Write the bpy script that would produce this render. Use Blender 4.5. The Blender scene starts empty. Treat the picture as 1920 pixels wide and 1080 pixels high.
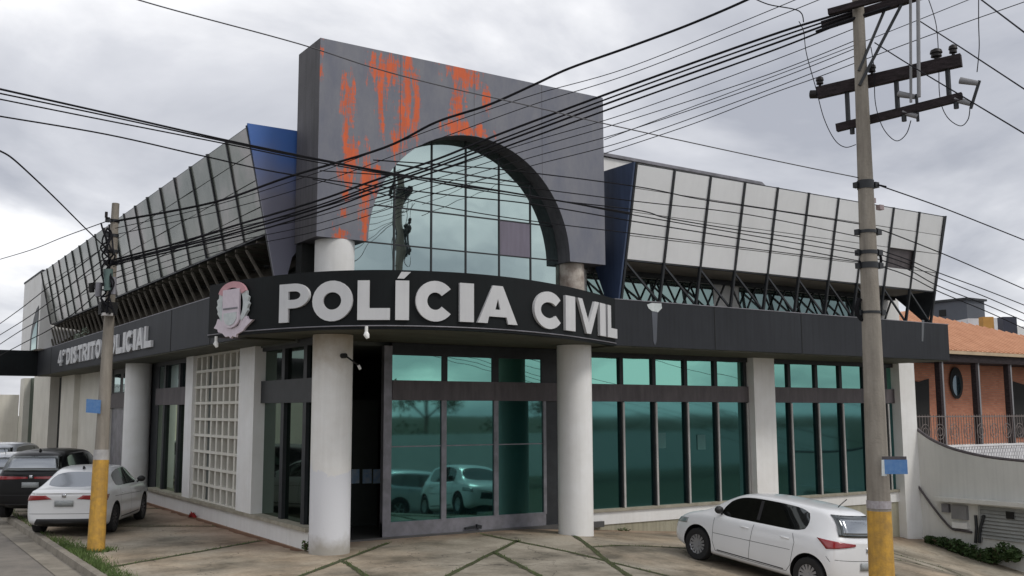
import bpy, bmesh, math, random
import numpy as np
from mathutils import Vector, Matrix
from mathutils.bvhtree import BVHTree
random.seed(7)
sc = bpy.context.scene
COL = sc.collection
R = math.radians

# ------------------------------------------------------------------ camera
AZ, PITCH, EYE = R(32.246), R(7.027), 2.75
cd = bpy.data.cameras.new('camera'); cam = bpy.data.objects.new('camera', cd); COL.objects.link(cam)
cam.location = (0, 0, EYE); cam.rotation_euler = (R(90)+PITCH, 0, -AZ)
cd.sensor_width = 36; cd.lens = 36*1865.8/1920; cd.shift_x = 60/1920; cd.clip_end = 3000; cd.clip_start = .1
sc.camera = cam

# ------------------------------------------------------------------ sky
w = bpy.data.worlds.new('World'); sc.world = w; w.use_nodes = True
nt = w.node_tree; nt.nodes.clear()
def N(tree, t, **k):
    n = tree.nodes.new(t)
    for a, b in k.items():
        if a.startswith('i_'): n.inputs[a[2:]].default_value = b
        else: setattr(n, a, b)
    return n
SUN_EL, SUN_AZ = R(50), R(150)          # azimuth from +Y towards +X
sky = N(nt, 'ShaderNodeTexSky', sky_type='NISHITA', sun_disc=False, sun_elevation=SUN_EL, sun_rotation=SUN_AZ)
tc = N(nt, 'ShaderNodeTexCoord'); sep = N(nt, 'ShaderNodeSeparateXYZ'); nt.links.new(tc.outputs['Generated'], sep.inputs[0])
mz = N(nt, 'ShaderNodeMath', operation='MAXIMUM'); nt.links.new(sep.outputs[2], mz.inputs[0]); mz.inputs[1].default_value = 0
az_ = N(nt, 'ShaderNodeMath', operation='ADD'); nt.links.new(mz.outputs[0], az_.inputs[0]); az_.inputs[1].default_value = .25
dx = N(nt, 'ShaderNodeMath', operation='DIVIDE'); nt.links.new(sep.outputs[0], dx.inputs[0]); nt.links.new(az_.outputs[0], dx.inputs[1])
dy = N(nt, 'ShaderNodeMath', operation='DIVIDE'); nt.links.new(sep.outputs[1], dy.inputs[0]); nt.links.new(az_.outputs[0], dy.inputs[1])
cmb = N(nt, 'ShaderNodeCombineXYZ'); nt.links.new(dx.outputs[0], cmb.inputs[0]); nt.links.new(dy.outputs[0], cmb.inputs[1]); cmb.inputs[2].default_value = 3.3
n1 = N(nt, 'ShaderNodeTexNoise', i_Scale=1.25, i_Detail=8, i_Roughness=.52, i_Distortion=.3); nt.links.new(cmb.outputs[0], n1.inputs['Vector'])
cr = N(nt, 'ShaderNodeValToRGB'); nt.links.new(n1.outputs[0], cr.inputs[0])
e = cr.color_ramp.elements; e[0].position = .34; e[0].color = (3.8, 3.95, 4.45, 1); e[1].position = .60; e[1].color = (9.2, 9.2, 9.35, 1)
m_ = cr.color_ramp.elements.new(.5); m_.color = (6.2, 6.3, 6.7, 1)
mx = N(nt, 'ShaderNodeMix', data_type='RGBA'); mx.inputs[0].default_value = .94
nt.links.new(sky.outputs[0], mx.inputs[6]); nt.links.new(cr.outputs[0], mx.inputs[7])
bg = N(nt, 'ShaderNodeBackground', i_Strength=.1); nt.links.new(mx.outputs[2], bg.inputs[0])
wo = N(nt, 'ShaderNodeOutputWorld'); nt.links.new(bg.outputs[0], wo.inputs[0])

# ------------------------------------------------------------------ sun (veiled by cloud)
ld = bpy.data.lights.new('sun', 'SUN'); ld.energy = 1.15; ld.angle = R(14); ld.color = (1, .96, .9)
sun = bpy.data.objects.new('sun', ld); COL.objects.link(sun)
sun.rotation_euler = (R(90)-SUN_EL, 0, math.pi-SUN_AZ)
sc.view_settings.view_transform = 'Standard'; sc.view_settings.look = 'None'; sc.view_settings.exposure = 0.28
sc.view_settings.gamma = 1; sc.view_settings.use_curve_mapping = False

# ------------------------------------------------------------------ surveying: photo point + a known plane -> place in the world
F_, CX_, CY_ = 1865.85, 900., 540.
Fh = Vector((math.sin(AZ), math.cos(AZ), 0)); Rt = Vector((math.cos(AZ), -math.sin(AZ), 0)); Zv = Vector((0, 0, 1))
fw = Fh*math.cos(PITCH)+Zv*math.sin(PITCH); upv = -Fh*math.sin(PITCH)+Zv*math.cos(PITCH)
EYEV = Vector((0, 0, EYE))
def ray(x, y): return fw+Rt*((x-CX_)/F_)-upv*((y-CY_)/F_)
def onz(x, y, z=0): d = ray(x, y); return EYEV+d*((z-EYE)/d.z)
def onx(x, y, X): d = ray(x, y); return EYEV+d*(X/d.x)
def ony(x, y, Y): d = ray(x, y); return EYEV+d*(Y/d.y)
def ond(x, y, D): d = ray(x, y); return EYEV+d*(D/d.dot(Fh))

# ------------------------------------------------------------------ materials
def lin(*c): return tuple(((v/255)/12.92 if v/255 <= .04045 else ((v/255+.055)/1.055)**2.4) for v in c)
MATS = {}
def mat(name, c, rough=.6, metal=0, c2=None, scale=2., amt=.5, bump=0., bscale=30., streak=0., sc3=None, coat=0., spec=.5, detail=6):
    """principled, colour broken up by noise (and by vertical run-off streaks)"""
    m = bpy.data.materials.new(name); m.use_nodes = True; t = m.node_tree; b = t.nodes['Principled BSDF']; L = t.links.new
    b.inputs['Roughness'].default_value = rough; b.inputs['Metallic'].default_value = metal
    b.inputs['Specular IOR Level'].default_value = spec; b.inputs['Coat Weight'].default_value = coat; b.inputs['Coat Roughness'].default_value = .04
    c2 = c2 or tuple(v*.72 for v in c)
    tcn = N(t, 'ShaderNodeTexCoord')
    mp = N(t, 'ShaderNodeMapping'); L(tcn.outputs['Object'], mp.inputs[0]); mp.inputs['Scale'].default_value = sc3 or (1, 1, 1)
    no = N(t, 'ShaderNodeTexNoise', i_Scale=scale, i_Detail=detail, i_Roughness=.62); L(mp.outputs[0], no.inputs['Vector'])
    rp = N(t, 'ShaderNodeValToRGB'); L(no.outputs[0], rp.inputs[0]); rp.color_ramp.elements[0].position = .5-.5*(1-amt)*.5-.12; rp.color_ramp.elements[1].position = .68
    rp.color_ramp.elements[0].color = (*c2, 1); rp.color_ramp.elements[1].color = (*c, 1)
    out = rp.outputs[0]
    if streak:
        m2 = N(t, 'ShaderNodeMapping'); L(tcn.outputs['Object'], m2.inputs[0]); m2.inputs['Scale'].default_value = (7, 7, .35)
        n2 = N(t, 'ShaderNodeTexNoise', i_Scale=1.3, i_Detail=5, i_Roughness=.6); L(m2.outputs[0], n2.inputs['Vector'])
        r2 = N(t, 'ShaderNodeMapRange'); r2.inputs[1].default_value = .42; r2.inputs[2].default_value = .72; r2.inputs[3].default_value = 1; r2.inputs[4].default_value = 1-streak
        L(n2.outputs[0], r2.inputs[0])
        mm = N(t, 'ShaderNodeMix', data_type='RGBA', blend_type='MULTIPLY'); mm.inputs[0].default_value = 1
        L(out, mm.inputs[6]); L(r2.outputs[0], mm.inputs[7]); out = mm.outputs[2]
    L(out, b.inputs['Base Color'])
    if bump:
        n3 = N(t, 'ShaderNodeTexNoise', i_Scale=bscale, i_Detail=5); L(tcn.outputs['Object'], n3.inputs['Vector'])
        bp = N(t, 'ShaderNodeBump', i_Strength=bump, i_Distance=.02); L(n3.outputs[0], bp.inputs['Height']); L(bp.outputs[0], b.inputs['Normal'])
    MATS[name] = m
    return m
def glass(name, tint, dark, refl=.8, rough=.015, wob=.02, wscale=.7):
    """mirror-coated tinted pane: coloured reflection over a dark body tint"""
    m = bpy.data.materials.new(name); m.use_nodes = True; t = m.node_tree; t.nodes.clear(); L = t.links.new
    g = N(t, 'ShaderNodeBsdfGlossy', i_Roughness=rough); g.inputs[0].default_value = (*tint, 1)
    d = N(t, 'ShaderNodeBsdfPrincipled', i_Roughness=.1); d.inputs[0].default_value = (*dark, 1)
    tcn = N(t, 'ShaderNodeTexCoord'); no = N(t, 'ShaderNodeTexNoise', i_Scale=wscale, i_Detail=2); L(tcn.outputs['Object'], no.inputs['Vector'])
    bp = N(t, 'ShaderNodeBump', i_Strength=wob, i_Distance=.3); L(no.outputs[0], bp.inputs['Height']); L(bp.outputs[0], g.inputs['Normal'])
    mxn = N(t, 'ShaderNodeMixShader'); mxn.inputs[0].default_value = refl; L(d.outputs[0], mxn.inputs[1]); L(g.outputs[0], mxn.inputs[2])
    o = N(t, 'ShaderNodeOutputMaterial'); L(mxn.outputs[0], o.inputs[0]); MATS[name] = m
    return m

M_white = mat('white_paint', (.82, .82, .81), .7, c2=(.70, .69, .66), scale=.9, amt=.5, bump=.12, streak=.06)
M_col = mat('column_paint', (.84, .84, .83), .65, c2=(.73, .72, .69), scale=1.1, amt=.6, bump=.12, streak=.05)
M_cream = mat('cream_paint', (.72, .70, .63), .75, c2=(.58, .56, .49), scale=.7, amt=.5, bump=.12, streak=.08)
M_sill = mat('sill_stone', (.40, .37, .30), .8, c2=(.22, .2, .15), scale=3, bump=.3)
M_plinth = mat('plinth_render', (.42, .40, .31), .9, c2=(.27, .25, .17), scale=1.2, bump=.4, streak=.3)
M_fascia = mat('charcoal_panel', (.030, .033, .039), .6, c2=(.018, .020, .024), scale=.5, amt=.5, streak=.3, spec=.25)
M_sign = mat('black_sign_panel', (.010, .013, .014), .6, c2=(.006, .007, .008), scale=.8, streak=.25, spec=.18)
M_soffit = mat('soffit_boards', (.10, .10, .075), .8, c2=(.035, .04, .025), scale=1.3, sc3=(1, 5, 1), bump=.2)
M_soffit2 = mat('soffit_beige', (.34, .31, .26), .8, c2=(.2, .18, .15), scale=1.1, bump=.2)
M_letter = mat('brushed_letter', (.62, .625, .63), .5, metal=0, c2=(.56, .565, .575), scale=2, streak=.06)
M_darkmetal = mat('dark_metal', (.028, .031, .035), .5, c2=(.015, .017, .02), scale=4, spec=.4)
M_frame = mat('grey_frame', (.26, .255, .285), .5, c2=(.13, .13, .14), scale=3, metal=.2)
M_frame2 = mat('weathered_band', (.115, .100, .105), .6, c2=(.065, .055, .06), scale=2.4, sc3=(2, 2, .6), streak=.25)
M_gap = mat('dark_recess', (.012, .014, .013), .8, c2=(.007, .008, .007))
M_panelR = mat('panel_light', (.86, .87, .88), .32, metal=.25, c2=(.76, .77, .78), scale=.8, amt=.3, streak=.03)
M_navy = mat('navy_panel', (.055, .085, .165), .4, c2=(.035, .05, .09), scale=.6, streak=.3)
M_navy2 = mat('slate_panel', (.17, .175, .23), .45, c2=(.10, .105, .135), scale=.6, streak=.3)
M_rust = mat('rusty_paint', (.55, .5, .44), .8, c2=(.10, .05, .03), scale=4, amt=.2, bump=.4)
M_concpole = mat('pole_concrete', (.33, .30, .255), .9, c2=(.21, .185, .155), scale=3, sc3=(1, 1, .4), bump=.5, streak=.3)
M_yellow = mat('yellow_paint', (.66, .37, .055), .65, c2=(.40, .235, .06), scale=7, amt=.75, bump=.4, streak=.25)
M_whiteband = mat('faded_band', (.48, .47, .46), .7, c2=(.33, .32, .32), scale=7)
M_wood = mat('weathered_timber', (.045, .035, .038), .85, c2=(.014, .012, .012), spec=.2, scale=6, sc3=(1, 1, 4), bump=.4)
M_cable = mat('cable_rubber', (.022, .022, .026), .8, c2=(.005, .005, .006), spec=.1)
M_steelcable = mat('aluminium_wire', (.10, .10, .11), .5, metal=.4, c2=(.06, .06, .065))
M_ceramic = mat('insulator_ceramic', (.022, .018, .018), .5, c2=(.012, .011, .011), spec=.25)
M_grey_ins = mat('grey_polymer', (.25, .25, .26), .5)
M_blue = mat('blue_sign', (.07, .20, .48), .5, c2=(.16, .30, .52), scale=16, amt=.2)
M_orangebrick_base = None
M_roof = mat('terracotta_tiles', (.66, .36, .22), .85, c2=(.52, .26, .15), scale=2.2, amt=.5, bump=.3)
M_grey_bld = mat('grey_render', (.10, .11, .13), .8, c2=(.075, .08, .095), scale=.4)
M_ochre = mat('ochre_paint', (.55, .30, .08), .8)
M_wallgrey = mat('boundary_wall_paint', (.72, .715, .68), .8, c2=(.62, .62, .59), scale=.6, amt=.5, bump=.2, streak=.08)
M_whitelat = mat('white_lattice', (.78, .78, .8), .7)
M_iron = mat('wrought_iron', (.20, .17, .16), .6)
M_black = mat('matt_black', (.010, .010, .010), .8)
M_leaf = mat('leaf_green', (.075, .125, .028), .6, c2=(.025, .055, .012), scale=5, amt=.3, spec=.3)
M_leaf2 = mat('leaf_dark', (.055, .095, .03), .6, c2=(.02, .042, .012), scale=4, amt=.3, spec=.3)
M_moss = mat('moss_joint', (.075, .085, .03), .95, c2=(.04, .04, .022), scale=9, bump=.6)
M_grass = mat('grass_blades', (.11, .17, .04), .7, c2=(.05, .09, .02), scale=9)
M_bark = mat('bark', (.12, .09, .06), .9, c2=(.06, .045, .03), scale=8, bump=.6)
M_asphalt = mat('asphalt', (.25, .225, .195), .92, c2=(.135, .125, .11), scale=2.2, detail=12, amt=.3, bump=.6, bscale=90)
M_soil = mat('dry_soil', (.09, .08, .05), .95, c2=(.04, .055, .02), scale=.5, bump=.5)
M_reddirt = mat('red_dirt', (.19, .085, .04), .95, c2=(.10, .05, .025), scale=5, bump=.6)
M_kerb = mat('kerb_concrete', (.31, .28, .23), .9, c2=(.17, .15, .12), scale=2.5, bump=.5)
M_poster = mat('poster_paper', (.30, .52, .80), .7, c2=(.75, .82, .9), scale=9, amt=.4)
M_lamp = mat('lamp_white', (.85, .85, .82), .3)
M_louver = mat('louver_metal', (.36, .37, .36), .6)
M_crest_w = mat('crest_white', (.62, .66, .66), .5, c2=(.45, .5, .5), scale=10)
M_crest_p = mat('crest_pink', (.70, .62, .68), .5, c2=(.60, .52, .58), scale=8)
M_crest_r = mat('crest_red', (.62, .33, .36), .5, c2=(.52, .27, .30), scale=8)
G_teal = glass('mirror_glass_green', (.09, .25, .245), (.005, .024, .026), .72, rough=.05, wob=.004)
G_tealhi = glass('mirror_glass_upper', (.21, .48, .41), (.01, .05, .045), .84, wob=.012)
G_door = glass('entrance_glass', (.13, .34, .32), (.002, .016, .017), .66, rough=.03, wob=.003)
G_dark = glass('dark_glass', (.15, .22, .18), (.003, .006, .005), .6, wob=.004)
G_arch = glass('mirror_glass_arch', (.40, .495, .485), (.03, .06, .06), .9, wob=.03)
G_car = glass('car_glass', (.35, .38, .38), (.006, .007, .007), .28)
G_carb = glass('car_glass_rear', (.52, .55, .58), (.05, .055, .06), .6, rough=.14)

def attr_mat_brick():
    m = bpy.data.materials.new('orange_brick'); m.use_nodes = True; t = m.node_tree; b = t.nodes['Principled BSDF']; L = t.links.new
    tcn = N(t, 'ShaderNodeTexCoord'); sp = N(t, 'ShaderNodeSeparateXYZ'); L(tcn.outputs['Object'], sp.inputs[0])
    c = N(t, 'ShaderNodeCombineXYZ'); L(sp.outputs[0], c.inputs[0]); L(sp.outputs[2], c.inputs[1])
    bt = N(t, 'ShaderNodeTexBrick', i_Scale=1.0); bt.inputs['Brick Width'].default_value = .24; bt.inputs['Row Height'].default_value = .075; bt.inputs['Mortar Size'].default_value = .008
    bt.inputs['Color1'].default_value = (.52, .21, .12, 1); bt.inputs['Color2'].default_value = (.42, .15, .085, 1); bt.inputs['Mortar'].default_value = (.3, .2, .15, 1)
    L(c.outputs[0], bt.inputs['Vector']); L(bt.outputs[0], b.inputs['Base Color']); b.inputs['Roughness'].default_value = .85
    return m
M_brick = attr_mat_brick()

def portal_mat(pos):
    """grey portal paint, peeled in run-shaped blotches down to the old orange"""
    m = bpy.data.materials.new('peeling_portal_paint'); m.use_nodes = True; t = m.node_tree; b = t.nodes['Principled BSDF']; L = t.links.new
    ge = N(t, 'ShaderNodeNewGeometry'); acc = None
    for (x, z, rx, rz, s) in pos:
        v = N(t, 'ShaderNodeVectorMath', operation='SUBTRACT'); L(ge.outputs['Position'], v.inputs[0]); v.inputs[1].default_value = (x, 0, z)
        k = N(t, 'ShaderNodeVectorMath', operation='MULTIPLY'); L(v.outputs[0], k.inputs[0]); k.inputs[1].default_value = (1/rx, 0, 1/rz)
        l = N(t, 'ShaderNodeVectorMath', operation='LENGTH'); L(k.outputs[0], l.inputs[0])
        q = N(t, 'ShaderNodeMath', operation='SUBTRACT'); q.inputs[0].default_value = s; L(l.outputs['Value'], q.inputs[1])
        if acc is None: acc = q.outputs[0]
        else:
            a = N(t, 'ShaderNodeMath', operation='MAXIMUM'); L(acc, a.inputs[0]); L(q.outputs[0], a.inputs[1]); acc = a.outputs[0]
    mp = N(t, 'ShaderNodeMapping'); L(ge.outputs['Position'], mp.inputs[0]); mp.inputs['Scale'].default_value = (7.5, 7.5, 1.3)
    no = N(t, 'ShaderNodeTexNoise', i_Scale=1., i_Detail=8, i_Roughness=.65); L(mp.outputs[0], no.inputs['Vector'])
    mp2 = N(t, 'ShaderNodeMapping'); L(ge.outputs['Position'], mp2.inputs[0]); mp2.inputs['Scale'].default_value = (3, 3, 14)
    no2 = N(t, 'ShaderNodeTexNoise', i_Scale=1., i_Detail=4, i_Roughness=.6); L(mp2.outputs[0], no2.inputs['Vector'])
    s1 = N(t, 'ShaderNodeMath', operation='MULTIPLY_ADD'); L(no.outputs[0], s1.inputs[0]); s1.inputs[1].default_value = 6.4; s1.inputs[2].default_value = -3.45
    s2 = N(t, 'ShaderNodeMath', operation='MULTIPLY_ADD'); L(no2.outputs[0], s2.inputs[0]); s2.inputs[1].default_value = 2.4; s2.inputs[2].default_value = -1.2
    s3 = N(t, 'ShaderNodeMath', operation='ADD'); L(s1.outputs[0], s3.inputs[0]); L(s2.outputs[0], s3.inputs[1])
    mp4 = N(t, 'ShaderNodeMapping'); L(ge.outputs['Position'], mp4.inputs[0]); mp4.inputs['Scale'].default_value = (26, 26, 3.2)
    no4 = N(t, 'ShaderNodeTexNoise', i_Scale=1., i_Detail=6, i_Roughness=.7); L(mp4.outputs[0], no4.inputs['Vector'])
    s5 = N(t, 'ShaderNodeMath', operation='MULTIPLY_ADD'); L(no4.outputs[0], s5.inputs[0]); s5.inputs[1].default_value = 3.4; s5.inputs[2].default_value = -1.7
    s6 = N(t, 'ShaderNodeMath', operation='ADD'); L(s3.outputs[0], s6.inputs[0]); L(s5.outputs[0], s6.inputs[1]); s3 = s6
    cl = N(t, 'ShaderNodeMath', operation='MULTIPLY'); L(acc, cl.inputs[0]); cl.inputs[1].default_value = 1.5
    s4 = N(t, 'ShaderNodeMath', operation='ADD'); L(s3.outputs[0], s4.inputs[0]); L(cl.outputs[0], s4.inputs[1])
    mr = N(t, 'ShaderNodeMapRange'); mr.inputs[1].default_value = .0; mr.inputs[2].default_value = .75; L(s4.outputs[0], mr.inputs[0])
    mp9 = N(t, 'ShaderNodeMapping'); L(ge.outputs['Position'], mp9.inputs[0]); mp9.inputs['Scale'].default_value = (2.4, 2.4, 1.0)
    n3 = N(t, 'ShaderNodeTexNoise', i_Scale=1.0, i_Detail=10, i_Roughness=.75); L(mp9.outputs[0], n3.inputs['Vector'])
    rg = N(t, 'ShaderNodeValToRGB'); L(n3.outputs[0], rg.inputs[0]); rg.color_ramp.elements[0].position = .35; rg.color_ramp.elements[1].position = .68
    rg.color_ramp.elements[0].color = (.15, .16, .20, 1); rg.color_ramp.elements[1].color = (.208, .212, .235, 1)
    ro = N(t, 'ShaderNodeValToRGB'); L(no.outputs[0], ro.inputs[0]); ro.color_ramp.elements[0].position = .3; ro.color_ramp.elements[1].position = .7
    ro.color_ramp.elements[0].color = (.48, .10, .04, 1); ro.color_ramp.elements[1].color = (.72, .13, .035, 1)
    mxn = N(t, 'ShaderNodeMix', data_type='RGBA'); L(mr.outputs[0], mxn.inputs[0]); L(rg.outputs[0], mxn.inputs[6]); L(ro.outputs[0], mxn.inputs[7])
    L(mxn.outputs[2], b.inputs['Base Color']); b.inputs['Roughness'].default_value = .7
    return m

def slab_mat():
    m = bpy.data.materials.new('stained_concrete'); m.use_nodes = True; t = m.node_tree; b = t.nodes['Principled BSDF']; L = t.links.new
    ge = N(t, 'ShaderNodeNewGeometry')
    n1 = N(t, 'ShaderNodeTexNoise', i_Scale=.55, i_Detail=9, i_Roughness=.62); L(ge.outputs['Position'], n1.inputs['Vector'])
    n2 = N(t, 'ShaderNodeTexNoise', i_Scale=.22, i_Detail=5, i_Roughness=.6); L(ge.outputs['Position'], n2.inputs['Vector'])
    n3 = N(t, 'ShaderNodeTexNoise', i_Scale=14, i_Detail=8, i_Roughness=.7); L(ge.outputs['Position'], n3.inputs['Vector'])
    r1 = N(t, 'ShaderNodeValToRGB'); L(n1.outputs[0], r1.inputs[0]); E = r1.color_ramp.elements
    E[0].position = .37; E[0].color = (.13, .12, .095, 1); E[1].position = .60; E[1].color = (.41, .375, .315, 1)
    x = E.new(.47); x.color = (.265, .24, .195, 1)
    r2 = N(t, 'ShaderNodeValToRGB'); L(n2.outputs[0], r2.inputs[0]); E = r2.color_ramp.elements
    E[0].position = .42; E[0].color = (1.0, .98, .94, 1); E[1].position = .62; E[1].color = (1.06, .92, .78, 1)
    mm = N(t, 'ShaderNodeMix', data_type='RGBA', blend_type='MULTIPLY'); mm.inputs[0].default_value = 1; L(r1.outputs[0], mm.inputs[6]); L(r2.outputs[0], mm.inputs[7])
    r3 = N(t, 'ShaderNodeMapRange'); r3.inputs[1].default_value = .3; r3.inputs[2].default_value = .7; r3.inputs[3].default_value = .78; r3.inputs[4].default_value = 1.15; L(n3.outputs[0], r3.inputs[0])
    m2 = N(t, 'ShaderNodeMix', data_type='RGBA', blend_type='MULTIPLY'); m2.inputs[0].default_value = 1; L(mm.outputs[2], m2.inputs[6]); L(r3.outputs[0], m2.inputs[7])
    vo = N(t, 'ShaderNodeTexVoronoi', feature='DISTANCE_TO_EDGE', i_Scale=.42, i_Randomness=1); nd = N(t, 'ShaderNodeTexNoise', i_Scale=1.6, i_Detail=6); L(ge.outputs['Position'], nd.inputs['Vector'])
    va = N(t, 'ShaderNodeVectorMath', operation='MULTIPLY_ADD'); L(nd.outputs['Color'], va.inputs[0]); va.inputs[1].default_value = (1.3, 1.3, 0); L(ge.outputs['Position'], va.inputs[2]); L(va.outputs[0], vo.inputs['Vector'])
    ck = N(t, 'ShaderNodeMapRange'); ck.inputs[1].default_value = .0015; ck.inputs[2].default_value = .006; ck.inputs[3].default_value = .45; ck.inputs[4].default_value = 1; L(vo.outputs[0], ck.inputs[0])
    m9 = N(t, 'ShaderNodeMix', data_type='RGBA', blend_type='MULTIPLY'); m9.inputs[0].default_value = 1; L(m2.outputs[2], m9.inputs[6]); L(ck.outputs[0], m9.inputs[7]); m2 = m9
    # red earth washed along the foot of the long plinth
    sp = N(t, 'ShaderNodeSeparateXYZ'); L(ge.outputs['Position'], sp.inputs[0])
    rr = N(t, 'ShaderNodeMapRange'); rr.inputs[1].default_value = 6.3; rr.inputs[2].default_value = 7.8; L(sp.outputs[0], rr.inputs[0])
    ry = N(t, 'ShaderNodeMapRange'); ry.inputs[1].default_value = 18.6; ry.inputs[2].default_value = 20.5; L(sp.outputs[1], ry.inputs[0])
    rx = N(t, 'ShaderNodeMath', operation='MULTIPLY'); L(rr.outputs[0], rx.inputs[0]); L(ry.outputs[0], rx.inputs[1])
    rn = N(t, 'ShaderNodeMath', operation='MULTIPLY'); L(rx.outputs[0], rn.inputs[0]); L(n1.outputs[0], rn.inputs[1])
    m3 = N(t, 'ShaderNodeMix', data_type='RGBA'); L(rn.outputs[0], m3.inputs[0]); L(m2.outputs[2], m3.inputs[6]); m3.inputs[7].default_value = (.30, .13, .06, 1)
    L(m3.outputs[2], b.inputs['Base Color']); b.inputs['Roughness'].default_value = .9
    bp = N(t, 'ShaderNodeBump', i_Strength=.35, i_Distance=.01); L(n3.outputs[0], bp.inputs['Height']); L(bp.outputs[0], b.inputs['Normal'])
    return m
M_slab = slab_mat()

def grimy_shaded_panel():  # grime mottling; shade of the sunless wing put into the base colour
    m = bpy.data.materials.new('grimy_shaded_panel'); m.use_nodes = True; t = m.node_tree; b = t.nodes['Principled BSDF']; L = t.links.new
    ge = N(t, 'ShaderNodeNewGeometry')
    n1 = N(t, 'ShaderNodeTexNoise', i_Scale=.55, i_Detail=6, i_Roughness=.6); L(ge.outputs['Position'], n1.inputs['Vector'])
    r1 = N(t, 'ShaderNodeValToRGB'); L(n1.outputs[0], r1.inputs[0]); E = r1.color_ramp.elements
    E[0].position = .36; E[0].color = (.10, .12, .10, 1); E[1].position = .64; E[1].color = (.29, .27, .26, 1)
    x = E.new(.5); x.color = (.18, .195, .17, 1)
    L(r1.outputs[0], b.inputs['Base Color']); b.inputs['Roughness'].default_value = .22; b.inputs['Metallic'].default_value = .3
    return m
M_panelL = grimy_shaded_panel()

def col_mat():
    m = mat('stained_column_paint', (.84, .84, .82), .65, c2=(.73, .71, .67), scale=1.1, amt=.6, bump=.12, streak=.07); t = m.node_tree; b = t.nodes['Principled BSDF']; L = t.links.new
    src = b.inputs['Base Color'].links[0].from_socket
    ge = N(t, 'ShaderNodeNewGeometry'); sp = N(t, 'ShaderNodeSeparateXYZ'); L(ge.outputs['Position'], sp.inputs[0])
    no = N(t, 'ShaderNodeTexNoise', i_Scale=2.2, i_Detail=7, i_Roughness=.65); L(ge.outputs['Position'], no.inputs['Vector'])
    def band(lo, hi, k):
        a = N(t, 'ShaderNodeMath', operation='MULTIPLY_ADD'); L(no.outputs[0], a.inputs[0]); a.inputs[1].default_value = k; L(sp.outputs[2], a.inputs[2])
        r_ = N(t, 'ShaderNodeMapRange'); r_.inputs[1].default_value = lo; r_.inputs[2].default_value = hi; L(a.outputs[0], r_.inputs[0]); return r_.outputs[0]
    m1 = N(t, 'ShaderNodeMix', data_type='RGBA'); L(band(4.1, 5.0, 1.2), m1.inputs[0]); L(src, m1.inputs[6]); m1.inputs[7].default_value = (.42, .34, .24, 1)
    m2 = N(t, 'ShaderNodeMix', data_type='RGBA'); L(band(2.1, 2.16, 1.0), m2.inputs[0]); m2.inputs[6].default_value = (.70, .71, .74, 1); L(m1.outputs[2], m2.inputs[7])
    m3 = N(t, 'ShaderNodeMix', data_type='RGBA'); L(band(.42, .75, .7), m3.inputs[0]); m3.inputs[6].default_value = (.40, .38, .34, 1); L(m2.outputs[2], m3.inputs[7])
    L(m3.outputs[2], b.inputs['Base Color']); return m
M_colst = col_mat()

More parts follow.
